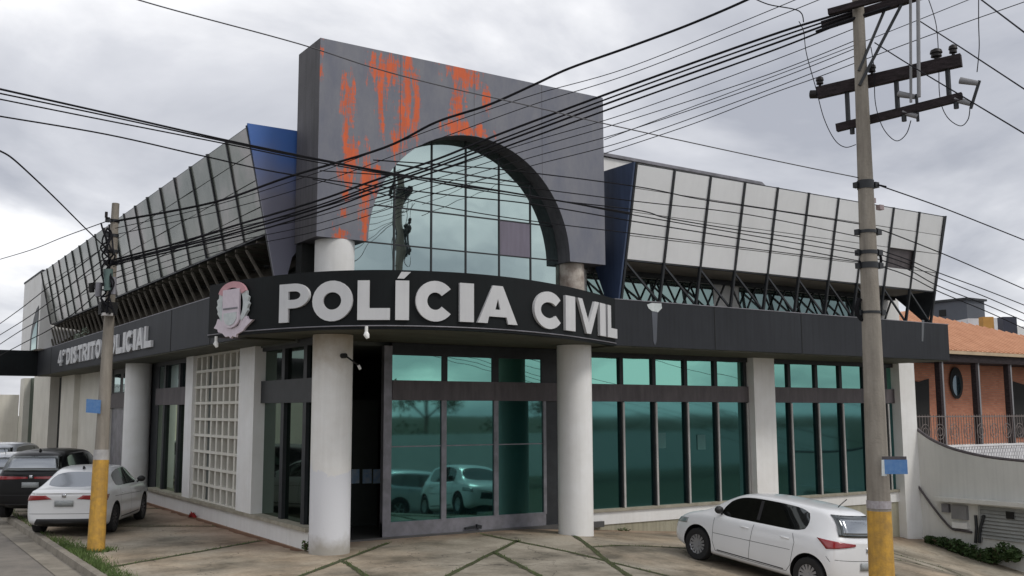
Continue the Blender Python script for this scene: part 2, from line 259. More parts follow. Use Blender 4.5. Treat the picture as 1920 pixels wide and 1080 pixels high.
# ------------------------------------------------------------------ mesh helpers
class MB:
    def __init__(s): s.v = []; s.f = []; s.sm = []
    def add(s, vs, fs, smooth=False):
        o = len(s.v); s.v += [tuple(v) for v in vs]; s.f += [tuple(i+o for i in f) for f in fs]; s.sm += [smooth]*len(fs); return s
    def box(s, a, b):
        x0, y0, z0 = [min(p, q) for p, q in zip(a, b)]; x1, y1, z1 = [max(p, q) for p, q in zip(a, b)]
        return s.add([(x0,y0,z0),(x1,y0,z0),(x1,y1,z0),(x0,y1,z0),(x0,y0,z1),(x1,y0,z1),(x1,y1,z1),(x0,y1,z1)],
                     [(0,3,2,1),(4,5,6,7),(0,1,5,4),(1,2,6,5),(2,3,7,6),(3,0,4,7)])
    def bar(s, p, q, a, b=None, up=(0,0,1)):
        """rectangular bar from p to q, section a (sideways) x b (along up)"""
        p, q = Vector(p), Vector(q); b = b or a; d = (q-p).normalized(); u = Vector(up)
        if abs(d.dot(u.normalized())) > .98: u = Vector((1,0,0))
        x = d.cross(u).normalized(); y = x.cross(d).normalized()
        vs = [c+x*i*a/2+y*j*b/2 for c in (p, q) for i, j in ((-1,-1),(1,-1),(1,1),(-1,1))]
        return s.add(vs, [(0,1,2,3),(7,6,5,4),(0,4,5,1),(1,5,6,2),(2,6,7,3),(3,7,4,0)])
    def tube(s, pts, r, n=8, cap=True, r1=None):
        pts = [Vector(p) for p in pts]; m = len(pts); vs = []; prev = None
        for i, p in enumerate(pts):
            d = (pts[min(i+1, m-1)]-pts[max(i-1, 0)]).normalized()
            u = Vector((0,0,1)) if abs(d.z) < .95 else Vector((1,0,0))
            if prev is not None: u = prev
            x = d.cross(u).normalized(); y = x.cross(d).normalized(); prev = y
            rr = r if r1 is None else r+(r1-r)*i/(m-1)
            if isinstance(r, (list, tuple)): rr = r[i]
            vs += [p+(x*math.cos(2*math.pi*k/n)+y*math.sin(2*math.pi*k/n))*rr for k in range(n)]
        fs = [(i*n+k, i*n+(k+1)%n, (i+1)*n+(k+1)%n, (i+1)*n+k) for i in range(m-1) for k in range(n)]
        if cap: fs += [tuple(range(n))[::-1], tuple((m-1)*n+k for k in range(n))]
        return s.add(vs, fs, True)
    def cyl(s, c, r, z0, z1, n=32, r1=None):
        return s.tube([(c[0], c[1], z0), (c[0], c[1], z1)], r, n, True, r1)
    def poly(s, pts, thick):
        """planar polygon (list of 3D points) pushed along vector thick"""
        n = len(pts); t = Vector(thick); P = [Vector(p) for p in pts]
        return s.add(P+[p+t for p in P], [tuple(range(n)), tuple(range(2*n-1, n-1, -1))]+[(i, i+n, (i+1)%n+n, (i+1)%n) for i in range(n)])
    def build(s, name, m, parent=None, off=(0,0,0), fixn=True):
        me = bpy.data.meshes.new(name)
        o = Vector(off)
        me.from_pydata([tuple(Vector(v)-o) for v in s.v], [], s.f); me.materials.append(m)
        me.polygons.foreach_set('use_smooth', s.sm)
        if fixn:
            bm = bmesh.new(); bm.from_mesh(me); bmesh.ops.recalc_face_normals(bm, faces=bm.faces); bm.to_mesh(me); bm.free()
        me.update()
        if any(s.sm) and not all(s.sm) or any(s.sm):
            try: me.set_sharp_from_angle(angle=R(50))
            except Exception: pass
        ob = bpy.data.objects.new(name, me); COL.objects.link(ob)
        if parent: ob.parent = parent
        else: ob.location = o
        return ob
def tag(o, label=None, cat=None, group=None, kind=None):
    if label: o['label'] = label
    if cat: o['category'] = cat
    if group: o['group'] = group
    if kind: o['kind'] = kind
    return o
def empty(name, loc, rz=0, **k):
    o = bpy.data.objects.new(name, None); COL.objects.link(o); o.location = loc; o.rotation_euler = (0,0,rz); o.empty_display_size = .3
    return tag(o, **k)
def copy_tree(o, parent=None):
    c = o.copy(); COL.objects.link(c); c.parent = parent
    for ch in [x for x in bpy.data.objects if x.parent == o]: copy_tree(ch, c)
    return c
def smooth(pts, k=6):
    P = [Vector(p) for p in pts]; out = []
    for i in range(len(P)-1):
        a, b, c, d = P[max(i-1,0)], P[i], P[i+1], P[min(i+2, len(P)-1)]
        for j in range(k):
            t = j/k; out.append(.5*((2*b)+(c-a)*t+(2*a-5*b+4*c-d)*t*t+(3*b-a-3*c+d)*t**3))
    return out+[P[-1]]
def sst(a, b, x): t = max(0, min(1, (x-a)/(b-a))); return t*t*(3-2*t)

# ------------------------------------------------------------------ ground, street, kerb, forecourt
def tz(x, y):
    z = -.078*max(0, min(x, 30)-13.6)
    z -= .10*sst(11, 14.5, x)*max(0, 16-max(y, 9))
    z -= .19*sst(20, 27, x)*max(0, 19.76-max(y, 14))
    return z
CFX, CFY, CFR = 11.7, 17.3, 8.0
def xl(y):            # left edge of the forecourt
    if y >= CFY: return CFX-CFR
    dy_ = CFY-y
    return CFX-math.sqrt(max(0, CFR**2-dy_*dy_))
def sheet(name, xs, ys, zf, m, keep=None):
    vs = [(x, y, zf(x, y)) for y in ys for x in xs]; n = len(xs); fs = []
    for j in range(len(ys)-1):
        for i in range(n-1):
            if keep is None or keep((xs[i]+xs[i+1])/2, (ys[j]+ys[j+1])/2): fs.append((j*n+i, j*n+i+1, (j+1)*n+i+1, (j+1)*n+i))
    b = MB(); b.add(vs, fs, True); o = b.build(name, m, fixn=False); return o
def stz(x, y): return tz(x, max(y, 9.2))
fx = [-900,-400,-150,-80,-40,-20]+[i*1.0 for i in range(-12, 40)]+[45,60,90,150,400,900]
fy = [-900,-400,-150,-80,-40,-20]+[i*1.0 for i in range(-10, 62)]+[70,90,150,400,900]
tag(sheet('ground', fx, fy, lambda x, y: stz(x, y)-.30, M_soil), kind='structure')
gx = [-400,-150,-60,-30,-8]+[i*.6 for i in range(-11, 60)]+[40,60,150,400]
gy = [-400,-150,-60,-30,-9]+[i*.6 for i in range(-13, 36)]+[26,35,50,80,150,400]
tag(sheet('street', gx, gy, lambda x, y: stz(x, y)-.14, M_asphalt, lambda x, y: (-9 < x < 4.3) or (-9 < y < 12.4 and not (x > 13 and y > 9.9))), kind='structure')
# forecourt slabs
b = MB(); ys = [9.32+.02*0]+[9.6+.4*i for i in range(0, 26)]+[20+i*1.0 for i in range(0, 41)]; nx = 70
for y in ys:
    x0 = xl(y)+.16; b.v += [(x0+(36-x0)*(i/nx)**1.15, y, tz(x0+(36-x0)*(i/nx)**1.15, y)) for i in range(nx+1)]
for j in range(len(ys)-1):
    for i in range(nx):
        k = j*(nx+1)+i; b.f.append((k, k+1, k+nx+2, k+nx+1)); b.sm.append(True)
tag(b.build('forecourt', M_slab, fixn=False), kind='structure')
# kerb
kp = [(CFX-CFR, y) for y in (60, 50, 42, 36, 31, 27, 24, 21.5, 19.5)]
for i in range(0, 13):
    a = math.pi+R(90)*i/12; kp.append((CFX+CFR*math.cos(a), CFY+CFR*math.sin(a)))
kp += [(x, CFY-CFR) for x in (14, 17, 21, 26, 32, 40)]
b = MB(); n = len(kp); sec = [(-.12, -.2), (-.10, .0), (-.07, .015), (.03, .015), (.045, -.1)]; gut = []
for i, p in enumerate(kp):
    p0, p1 = Vector(kp[max(i-1, 0)]), Vector(kp[min(i+1, n-1)]); d = (p1-p0).normalized(); nrm = Vector((-d.y, d.x))   # points towards forecourt
    z = tz(*p)
    for o_, h in sec: b.v.append((p[0]+nrm.x*(o_+.12), p[1]+nrm.y*(o_+.12), z+h))
    gut.append([(p[0]+nrm.x*t, p[1]+nrm.y*t, z-.14+.012) for t in (-.42, .005)])
for i in range(n-1):
    for k in range(4): b.f.append((i*5+k, i*5+k+1, i*5+k+6, i*5+k+5)); b.sm.append(False)
tag(b.build('kerb', M_kerb), kind='structure')
b = MB()
for g in gut: b.v += g
for i in range(n-1): b.f.append((2*i, 2*i+1, 2*i+3, 2*i+2)); b.sm.append(False)
tag(b.build('gutter', M_kerb), kind='structure')

# ------------------------------------------------------------------ joints between slabs: moss strips + grass
JO = [((9.75,19.05),(6.61,16.1),(5.6,15.1)), ((7.89,17.19),(7.52,15.52),(7.0,13.6)), ((12.3,17.95),(8.68,14.79),(7.2,13.5)),
      ((10.84,16.63),(9.99,13.97),(9.4,12.1)), ((12.2,19.2),(12.11,14.45),(12.0,10)), ((14.5,19.25),(11.67,13.92),(10,10.8)),
      ((4.0,18.7),(7.6,20.8)), ((4.6,25.9),(7.7,23.95)), ((4.0,30.3),(7.8,29.1)), ((13.0,16.3),(19.4,15.2),(27.9,14.9)), ((18.6,19.4),(18.6,10)), ((24.6,19.3),(24.2,12)),
      ((14.6,13.1),(19,12.6),(27.9,12.3))]
b = MB(); g = MB()
def blade(mb, x, y, z, h, lean, wd=.007):
    a = random.uniform(0, 6.28); la = random.uniform(0, 6.28)
    dx_, dy__ = math.cos(a)*wd, math.sin(a)*wd
    mb.add([(x-dx_, y-dy__, z), (x+dx_, y+dy__, z), (x+math.cos(la)*lean, y+math.sin(la)*lean, z+h)], [(0,1,2)])
for J in JO:
    P = smooth([(p[0], p[1], 0) for p in J], 14) if len(J) > 2 else [Vector((J[0][0], J[0][1], 0)).lerp(Vector((J[1][0], J[1][1], 0)), i/24) for i in range(25)]
    vs = []
    for i, p in enumerate(P):
        d = (P[min(i+1, len(P)-1)]-P[max(i-1, 0)]).normalized(); q = Vector((-d.y, d.x, 0))
        w1 = .04+random.uniform(0, .03); w2 = .04+random.uniform(0, .03)
        for s_, w_ in ((-1, w1), (1, w2)):
            c = p+q*s_*w_; vs.append((c.x, c.y, tz(c.x, c.y)+.006))
        nb = 10 if p.y < 22 else 4
        for _ in range(nb):
            c = p+q*random.gauss(0, .035)+d*random.uniform(-.2, .2)
            blade(g, c.x, c.y, tz(c.x, c.y), random.uniform(.015, .05), .02)
    b.add(vs, [(2*i, 2*i+1, 2*i+3, 2*i+2) for i in range(len(P)-1)])
tag(b.build('slab_joints', M_moss), kind='structure')
for i in range(5200):   # verge grass behind the kerb
    y = random.choice([random.uniform(17.2, 23.5), random.uniform(17.2, 40)])
    x = xl(y)+.16+abs(random.gauss(0, .13))*(1.3 if y < 23.5 else .7)
    if random.random() < .5 and abs(y-21.3) > 1.2 and y > 22.2: continue
    blade(g, x, y, tz(x, y)-.01, random.uniform(.03, .11), .05, .009)
for i in range(500):    # at the foot of the leaning-shaded plinth and the near pole
    a = random.uniform(0, 6.28); r_ = .2+abs(random.gauss(0, .1)); blade(g, 4.33+math.cos(a)*r_, 21.09+math.sin(a)*r_, 0, random.uniform(.03, .1), .05, .009)
tag(g.build('grass', M_grass, fixn=False), 'short green grass along the kerb and in the joints of the concrete', 'grass', kind='stuff')
b = MB(); vs = []
for i in range(60):
    y = 18.9+i*.22; vs += [(7.80, y, .006), (7.80-.10-random.uniform(0, .13), y, .006)]
b.add(vs, [(2*i, 2*i+1, 2*i+3, 2*i+2) for i in range(59)])
tag(b.build('dirt_strip', M_reddirt), kind='structure')

# ================================================================== POLICE STATION
XF, YF = 7.87, 19.76           # faces of the long left front and of the right front
ZB, ZT = 4.25, 5.32            # fascia band
ST = empty('police_station', (15, 26, 0), label='grey and white police station with peeling orange arch portal on the street corner', cat='building')
OFF = ST.location.copy()
def part(name, mb, m, parent=None, label=None, fixn=True):
    o = mb.build(name, m, parent or ST, OFF, fixn)
    if label: o['label'] = label
    return o
# --- walls (main mass)
b = MB()
b.box((16.0, YF+.14, -2.2), (28.55, 30, ZT-.1))
b.box((XF+.14, 22.6, -.3), (16.0, 30, ZT-.1)) if False else None
b.box((XF+.60, 26.0, -.3), (16.0, 57.6, ZT-.1))
b.box((14.8, YF+.14, -.3), (16.0, 22.0, ZT-.1))
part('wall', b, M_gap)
# entrance hall interior (dark, open door)
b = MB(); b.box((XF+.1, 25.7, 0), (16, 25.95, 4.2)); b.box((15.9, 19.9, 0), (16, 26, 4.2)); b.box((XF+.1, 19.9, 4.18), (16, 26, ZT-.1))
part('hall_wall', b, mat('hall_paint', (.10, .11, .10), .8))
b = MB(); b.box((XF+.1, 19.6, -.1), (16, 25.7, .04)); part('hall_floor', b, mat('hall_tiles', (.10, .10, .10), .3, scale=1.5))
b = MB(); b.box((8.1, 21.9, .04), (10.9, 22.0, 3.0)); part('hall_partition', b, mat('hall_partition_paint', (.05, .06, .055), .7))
for xa, xb in ((659, 673), (680, 696), (700, 716)):
    p, q = ony(xa, 880, 21.89), ony(xb, 906, 21.89); b = MB(); b.box((p.x, 21.87, q.z), (q.x, 21.897, p.z)); part('poster', b, M_poster)
b = MB(); b.box((10.2, 23.2, .04), (12.6, 23.8, 1.0)); b.box((10.1, 23.1, 1.0), (12.7, 23.9, 1.05)); part('counter', b, mat('counter_wood', (.08, .05, .04), .5))
# --- right front: plinth, sill, posts
b = MB(); b.box((14.75, YF-.02, -2.4), (28.6, YF+.14, .0)); part('plinth', b, M_plinth)
b = MB(); b.box((14.75, YF-.05, -.06), (28.6, YF+.13, .25)); part('white_band', b, M_white)
b = MB(); b.box((14.75, YF-.10, .25), (28.62, YF+.14, .32)); part('sill', b, M_sill)
for x0, x1, ro in ((21.32, 22.16, 0), (27.85, 28.62, 0)):
    b = MB(); b.box((x0, YF-.28, .1 if x0 < 25 else -2.2), (x1, YF+.2, ZB)); part('pillar', b, M_col)
# --- window bays
def bay_y(x0, x1, mulls, z0=.32, zt0=2.98, zt1=3.42, z1=4.10, Y=YF, glo=None, ghi=None, fr=None, band=None):
    """glazed bay on a front parallel to X: mulls are the X positions of the mullions"""
    b = MB(); fr = fr or M_darkmetal
    for m_ in mulls:
        b.box((m_-.045, Y-.05, z0), (m_+.045, Y+.08, zt0)); b.box((m_-.06, Y-.03, zt1), (m_+.06, Y+.08, z1))
    b.box((x0, Y-.06, z1), (x1, Y+.1, ZB))
    f = part('window', b, fr)
    e = [x0]+list(mulls)+[x1]; lo = MB(); hi = MB(); md = MB()
    for i in range(len(e)-1):
        a, c = e[i]+(.045 if i else 0), e[i+1]-(.045 if i < len(e)-2 else 0)
        for mb, za, zc in ((lo, z0, zt0), (hi, zt1, z1)):
            t1, t2 = random.gauss(0, .0015), random.gauss(0, .0015)
            mb.add([(a, Y+.03+t1, za), (c, Y+.03-t1, za), (c, Y+.03-t1+t2, zc), (a, Y+.03+t1+t2, zc)], [(0,1,2,3)])
            mb.add([(a, Y+.05, za), (c, Y+.05, za), (c, Y+.05, zc), (a, Y+.05, zc)], [(3,2,1,0)])
    part('pane', lo, glo or G_teal, f, fixn=False); part('upper_pane', hi, ghi or G_tealhi, f, fixn=False)
    md.box((x0, Y-.075, zt0), (x1, Y+.06, zt1)); part('transom_band', md, band or M_frame2, f)
    sv = MB()
    for m_ in mulls: sv.box((m_-.012, Y-.085, z0), (m_+.046, Y-.052, zt0-.02))
    if mulls: part('mullion_cap', sv, mat('aluminium_cap', (.50, .49, .47), .5, metal=.2), f)
bay_y(14.85, 21.32, [15.62, 16.74, 17.85, 18.98, 20.10, 21.24])
bay_y(22.16, 27.85, [23.06, 24.24, 25.34, 26.46, 27.5])
b = MB()
for x_, y_ in ((1241, 826), (1316, 829)):
    p = ony(x_, y_, YF); b.box((p.x-.14, YF+.02, p.z-.2), (p.x+.14, YF+.024, p.z+.2)) if False else None
    n_ = MB(); n_.box((p.x-.15, YF+.012, p.z-.2), (p.x+.15, YF+.018, p.z+.2)); part('paper_notice', n_, mat('tinted_notice', (.05, .16, .15), .6))
# --- entrance sliding doors
b = MB(); Y = YF
b.box((9.93, Y-.07, .0), (10.13, Y+.06, 4.18)); b.box((9.93, Y-.06, .0), (14.30, Y+.05, .34))
for a, c in ((11.40, 11.53), (12.82, 12.94), (14.24, 14.32)): b.box((a, Y-.065, .3), (c, Y+.05, 2.98))
b.box((10.13, Y-.03, 1.95), (14.2, Y+.04, 1.975))
dr = part('door', b, M_frame, label='tall grey framed sliding glass door')
b = MB()
for a, c in ((10.13, 11.40), (11.53, 12.82), (12.94, 14.24)):
    for za, zc in ((.34, 1.95), (1.975, 2.98)): 
        t1 = .021+random.gauss(0, .001); b.add([(a, Y+t1, za), (c, Y-t1, za), (c, Y-t1, zc), (a, Y+t1, zc)], [(0,1,2,3)]); b.add([(a, Y+.04, za), (c, Y+.04, za), (c, Y+.04, zc), (a, Y+.04, zc)], [(3,2,1,0)])
part('pane', b, G_door, dr, fixn=False)
b = MB(); b.bar((12.0, Y-.10, .10), (12.28, Y-.10, .13), .05); b.bar((12.3, Y-.11, .14), (12.42, Y-.11, .11), .08); part('floor_lock', b, M_darkmetal, dr)
b = MB(); b.box((10.13, Y-.09, 2.98), (14.75, Y+.06, 3.42)); part('transom_band', b, M_frame2, dr)
b = MB()
for a, c in ((10.13, 11.42), (11.56, 12.78), (12.96, 14.2)): b.add([(a, Y-.02, 3.42), (c, Y-.02, 3.42), (c, Y-.02, 3.98), (a, Y-.02, 3.98)], [(0,1,2,3)])
part('upper_pane', b, G_tealhi, dr, fixn=False)
b = MB(); b.box((10.13, Y-.05, 3.98), (14.85, Y+.06, ZB)); 
for a, c in ((11.42, 11.56), (12.78, 12.96), (14.2, 14.85)): b.box((a, Y-.045, 3.42), (c, Y+.06, 3.98))
b.box((14.32, Y-.03, 0), (14.85, Y+.06, 2.98)); part('dark_surround', b, M_darkmetal, dr)
# --- left front
b = MB(); b.box((XF, 18.85, -.2), (XF+.3, 36.0, .36)); part('plinth', b, M_white, label='white painted plinth under the long left windows')
b = MB(); b.box((XF-.07, 18.85, .36), (XF+.34, 31.4, .44)); part('sill', b, M_sill)
for y0, y1, dxx in ((22.1, 23.15, .0), (26.95, 27.62, 0)):
    b = MB(); b.box((XF-.04, y0, .44), (XF+.34, y1, ZB)); part('pillar', b, M_col)
def bay_x(y0, y1, mulls, z0=.44, zt0=2.92, zt1=3.42, z1=4.1, X=XF+.2, glo=None, ghi=None, band=None):
    b = MB()
    for m_ in mulls: b.box((X-.05, m_-.09, z0), (X+.08, m_+.09, z1))
    b.box((X-.06, y0, z1), (X+.1, y1, ZB)); f = part('window', b, M_darkmetal)
    e = [y0]+list(mulls)+[y1]; lo = MB(); hi = MB()
    for i in range(len(e)-1):
        a, c = e[i]+(.09 if i else 0), e[i+1]-(.09 if i < len(e)-2 else 0)
        for mb, za, zc in ((lo, z0, zt0), (hi, zt1, z1)):
            t1 = random.gauss(0, .002); mb.add([(X+.03+t1, a, za), (X+.03-t1, c, za), (X+.03-t1, c, zc), (X+.03+t1, a, zc)], [(3,2,1,0)]); mb.add([(X+.05, a, za), (X+.05, c, za), (X+.05, c, zc), (X+.05, a, zc)], [(0,1,2,3)])
    part('pane', lo, glo or G_dark, f, fixn=False); part('upper_pane', hi, ghi or G_dark, f, fixn=False)
    md = MB(); md.box((X-.075, y0, zt0), (X+.06, y1, zt1)); part('transom_band', md, band or M_frame2, f)
bay_x(18.9, 22.1, [19.55, 20.8], band=M_darkmetal)
bay_x(27.62, 31.4, [28.95, 30.5], glo=glass('bright_reflection_glass', (.55, .66, .52), (.01, .02, .015), .75, wob=.006), ghi=G_arch)  # tint raised in this bay to carry bright green-white reflections
b = MB(); b.box((XF+.30, 27.6, -.2), (XF+.4, 33.2, ZB)); b.box((XF+.22, 31.4, .3), (XF+.29, 33.2, ZB)); part('dark_surround', b, M_darkmetal)
# breeze-block screen
b = MB(); y0, y1, z0, z1 = 23.15, 26.95, .44, 4.2; nr, nc = 9, 8; ch, cw = (z1-z0)/nr, (y1-y0)/nc
for i in range(nr+1): b.box((XF+.03, y0, z0+i*ch-.035), (XF+.19, y1, z0+i*ch+.035))
for j in range(nc+1):
    for i in range(nr): b.box((XF+.052, y0+j*cw-.06, z0+i*ch+.036), (XF+.168, y0+j*cw+.06, z0+(i+1)*ch-.036))
part('breeze_block_screen', b, M_cream)
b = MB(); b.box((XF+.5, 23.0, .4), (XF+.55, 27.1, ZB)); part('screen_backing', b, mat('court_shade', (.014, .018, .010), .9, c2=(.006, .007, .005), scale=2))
# grey roller door, wall, pilasters further back
b = MB(); b.box((XF+.25, 33.2, 0), (XF+.35, 37.9, 2.85)); part('roller_door', b, M_frame)
b = MB(); b.box((XF+.15, 33.2, 2.85), (XF+.35, 37.9, 3.35)); part('transom_band', b, M_frame2)
b = MB(); b.box((XF+.22, 33.2, 3.35), (XF+.35, 37.9, ZB)); part('dark_surround', b, M_darkmetal)
b = MB()
for a in (33.5, 35.2, 36.6): b.add([(XF+.21, a, 3.4), (XF+.21, a+.95, 3.4), (XF+.21, a+.95, 4.05), (XF+.21, a, 4.05)], [(3,2,1,0)])
part('upper_pane', b, G_arch, fixn=False)
b = MB(); b.box((XF+.12, 37.9, -.2), (XF+.5, 43.4, ZB)); part('wall', b, M_cream, label='cream rendered wall behind the near pole')
for pa_, pb_, zz_ in ((43.4, 46.3, ZB), (49.2, 53.9, ZB+.2), (57.2, 58.6, ZB+.2)):
    b = MB(); b.box((XF-.1, pa_, -.2), (XF+.5, pb_, zz_)); part('pilaster', b, M_cream)
b = MB(); b.box((XF+.3, 46.3, -.1), (XF+.4, 49.2, ZB)); part('dark_surround', b, M_gap)
b = MB(); b.add([(XF+.2, 53.9, 0), (XF+.2, 57.2, 0), (XF+.2, 57.2, ZB+.2), (XF+.2, 53.9, ZB+.2)], [(3,2,1,0)]); part('tall_pane', b, G_dark, fixn=False)
# --- round columns
C1, C2 = (8.13, 18.40), (14.19, 18.40)
for i, (cx_, cy_, z0, z1) in enumerate(((*C1, 0, ZB), (*C2, -.1, ZB), (7.70, 32.4, 0, ZB))):
    b = MB(); b.cyl((cx_, cy_), .40, z0, z1, 48); part('column', b, M_colst if i == 0 else M_col, label=['round white column left of the open doorway', 'round white column right of the glass doors', 'round white column beside the grey roller door'][i])
b = MB(); b.cyl(C1, .40, ZT-.2, 6.2, 48); part('upper_column', b, M_white)
b = MB(); b.cyl((C2[0]-.05, C2[1]), .30, ZT-.2, 6.2, 48); part('upper_column', b, M_rust, label='rusty stained column stub above the sign')
# --- fascias
b = MB(); b.box((14.9, 17.76, ZB), (27.87, 18.35, ZT)); b.box((27.87-.5, 18.35, ZB), (27.86, 19.9, ZT)); 
fr_ = part('fascia', b, M_fascia, label='charcoal fascia over the right windows')
b = MB(); b.box((14.9, 17.75, ZT), (27.9, 18.3, ZT+.02)); part('capping', b, M_frame, fr_)
b = MB(); b.box((6.87, 20.0, ZB), (7.4, 47.0, ZT)); fl_ = part('fascia', b, M_fascia, label='charcoal fascia with the district lettering')
b = MB(); b.box((6.86, 20.0, ZT), (7.4, 47.0, ZT+.02)); part('capping', b, M_frame, fl_)
b = MB(); b.box((-8, 47.0, ZB), (7.4, 47.6, ZT+.02)); part('fascia', b, M_sign, label='black canopy edge crossing towards the far left')
for (pts_, m_) in (([(1213,571),(1222,568),(1240,569),(1241,578),(1233,586),(1222,583),(1216,578)], M_crest_w), ([(1222,583),(1233,585),(1231,640),(1228,648),(1225,640)], mat('run_stain', (.09, .10, .12), .6)), ([(1728,600),(1733,600),(1731,640),(1728,640)], mat('run_stain_pale', (.12, .13, .14), .6))):
    P_ = [ony(x, y, 17.757) for x, y in pts_]; b = MB(); b.poly([(p.x, 17.757, p.z) for p in P_], (0, -.004, 0)); part('paint_stain', b, m_, fr_)
for i_, x in enumerate((18.1, 21.3, 24.6)):
    b = MB(); b.box((x, 17.752, ZB+.01), (x+.018, 17.761, ZT-.01)); part('panel_joint', b, M_gap, fr_)
for i_, y in enumerate((22.4, 25.7, 43.6)):
    b = MB(); b.box((6.862, y, ZB+.01), (6.871, y+.03, ZT-.01)); part('panel_joint', b, M_gap, fl_)
# soffits
b = MB(); b.box((14.9, 17.80, ZB-.03), (27.8, YF, ZB+.02)); part('soffit', b, M_soffit)
b = MB(); b.box((6.9, 20.0, ZB-.03), (XF+.2, 46.9, ZB+.02)); part('soffit', b, M_soffit)
# --- curved sign canopy
SP = smooth([(6.20,20.35,0),(6.50,18.95,0),(7.15,17.40,0),(8.1,16.40,0),(9.4,15.93,0),(10.8,15.95,0),(12.3,16.40,0),(13.7,17.08,0),(15.05,17.85,0)], 8)
SPL = [0]
for i in range(1, len(SP)): SPL.append(SPL[-1]+(SP[i]-SP[i-1]).length)
b = MB(); vs = []
for i, p in enumerate(SP):
    d = (SP[min(i+1, len(SP)-1)]-SP[max(i-1, 0)]).normalized(); inn = Vector((-d.y, d.x, 0))*.16
    for q in (p, p+inn):
        for z in (ZB-.01, ZT+.01): vs.append((q.x, q.y, z))
fs = []
for i in range(len(SP)-1):
    k, l = 4*i, 4*i+4; fs += [(k, l, l+1, k+1), (k+2, k+3, l+3, l+2), (k, k+2, l+2, l), (k+1, l+1, l+3, k+3)]
fs += [(0,1,3,2), (4*len(SP)-4, 4*len(SP)-2, 4*len(SP)-1, 4*len(SP)-3)]
b.add(vs, fs, True); SG = part('sign_board', b, M_sign, label='black curved sign band lettered POLÍCIA CIVIL')
b = MB(); b.box((6.215, 20.30, ZB), (6.87, 20.36, ZT)); part('return_panel', b, mat('brown_return', (.16, .12, .12), .6), SG)
b = MB(); tr = []
for z in (ZB+.045,):
    b.tube([(p.x, p.y, z)-Vector((0,0,0)) if False else Vector((p.x, p.y, z)) for p in [q+Vector(((SP[min(j+1,len(SP)-1)]-SP[max(j-1,0)]).normalized().y*.012, -(SP[min(j+1,len(SP)-1)]-SP[max(j-1,0)]).normalized().x*.012, 0)) for j, q in enumerate(SP)]], .012, 6)
part('edge_trim', b, M_frame, SG)
ins = [(p.x, p.y) for p in SP]
def canopy(z, t, m, name):
    b = MB(); pts = [(x, y, z) for x, y in ins]+[(15.05, 20.0, z), (8.2, 20.0, z), (8.2, 22.0, z), (7.2, 22.0, z), (7.2, 20.36, z)]
    pts = [(x+(.05 if i < len(ins) and x < 9 else 0), y+(.1 if i < len(ins) else 0), z) for i, (x, y, z) in enumerate(pts)]
    bm = bmesh.new(); V = [bm.verts.new(Vector(p)-OFF) for p in pts]; f = bm.faces.new(V); r = bmesh.ops.extrude_face_region(bm, geom=[f])
    for v in [g_ for g_ in r['geom'] if isinstance(g_, bmesh.types.BMVert)]: v.co.z += t
    bmesh.ops.triangulate(bm, faces=bm.faces); bmesh.ops.recalc_face_normals(bm, faces=bm.faces)
    me = bpy.data.meshes.new(name); bm.to_mesh(me); bm.free(); me.materials.append(m); o = bpy.data.objects.new(name, me); COL.objects.link(o); o.parent = ST; return o
canopy(ZB+.01, .06, M_soffit, 'canopy_soffit'); canopy(ZT-.18, .08, M_fascia, 'canopy_roof')
# under-sign lamps
for i, (px_, py_) in enumerate(((405, 640), (687, 622))):
    p = onz(px_, py_, 4.14); b = MB(); b.tube([p+Vector((0,0,.1)), p], .03, 8); b.tube([p, p+Vector((0,0,-.05)), p+Vector((0.02,-.02,-.12))], [.03,.055,.03], 10); part('lamp', b, M_lamp)
# spotlight + bracket on the column
b = MB(); q = Vector((C1[0]+.02, C1[1]-.40, 3.82)); b.tube([q, q+Vector((.02,-.12,0))], .05, 10); b.tube([q+Vector((.02,-.1,0)), q+Vector((.30,-.12,-.18))], .018, 6); part('spotlight', b, M_black)
b = MB(); b.tube([q+Vector((.30,-.12,-.18)), q+Vector((.34,-.12,-.26))], .03, 8); part('spotlight_head', b, M_lamp)

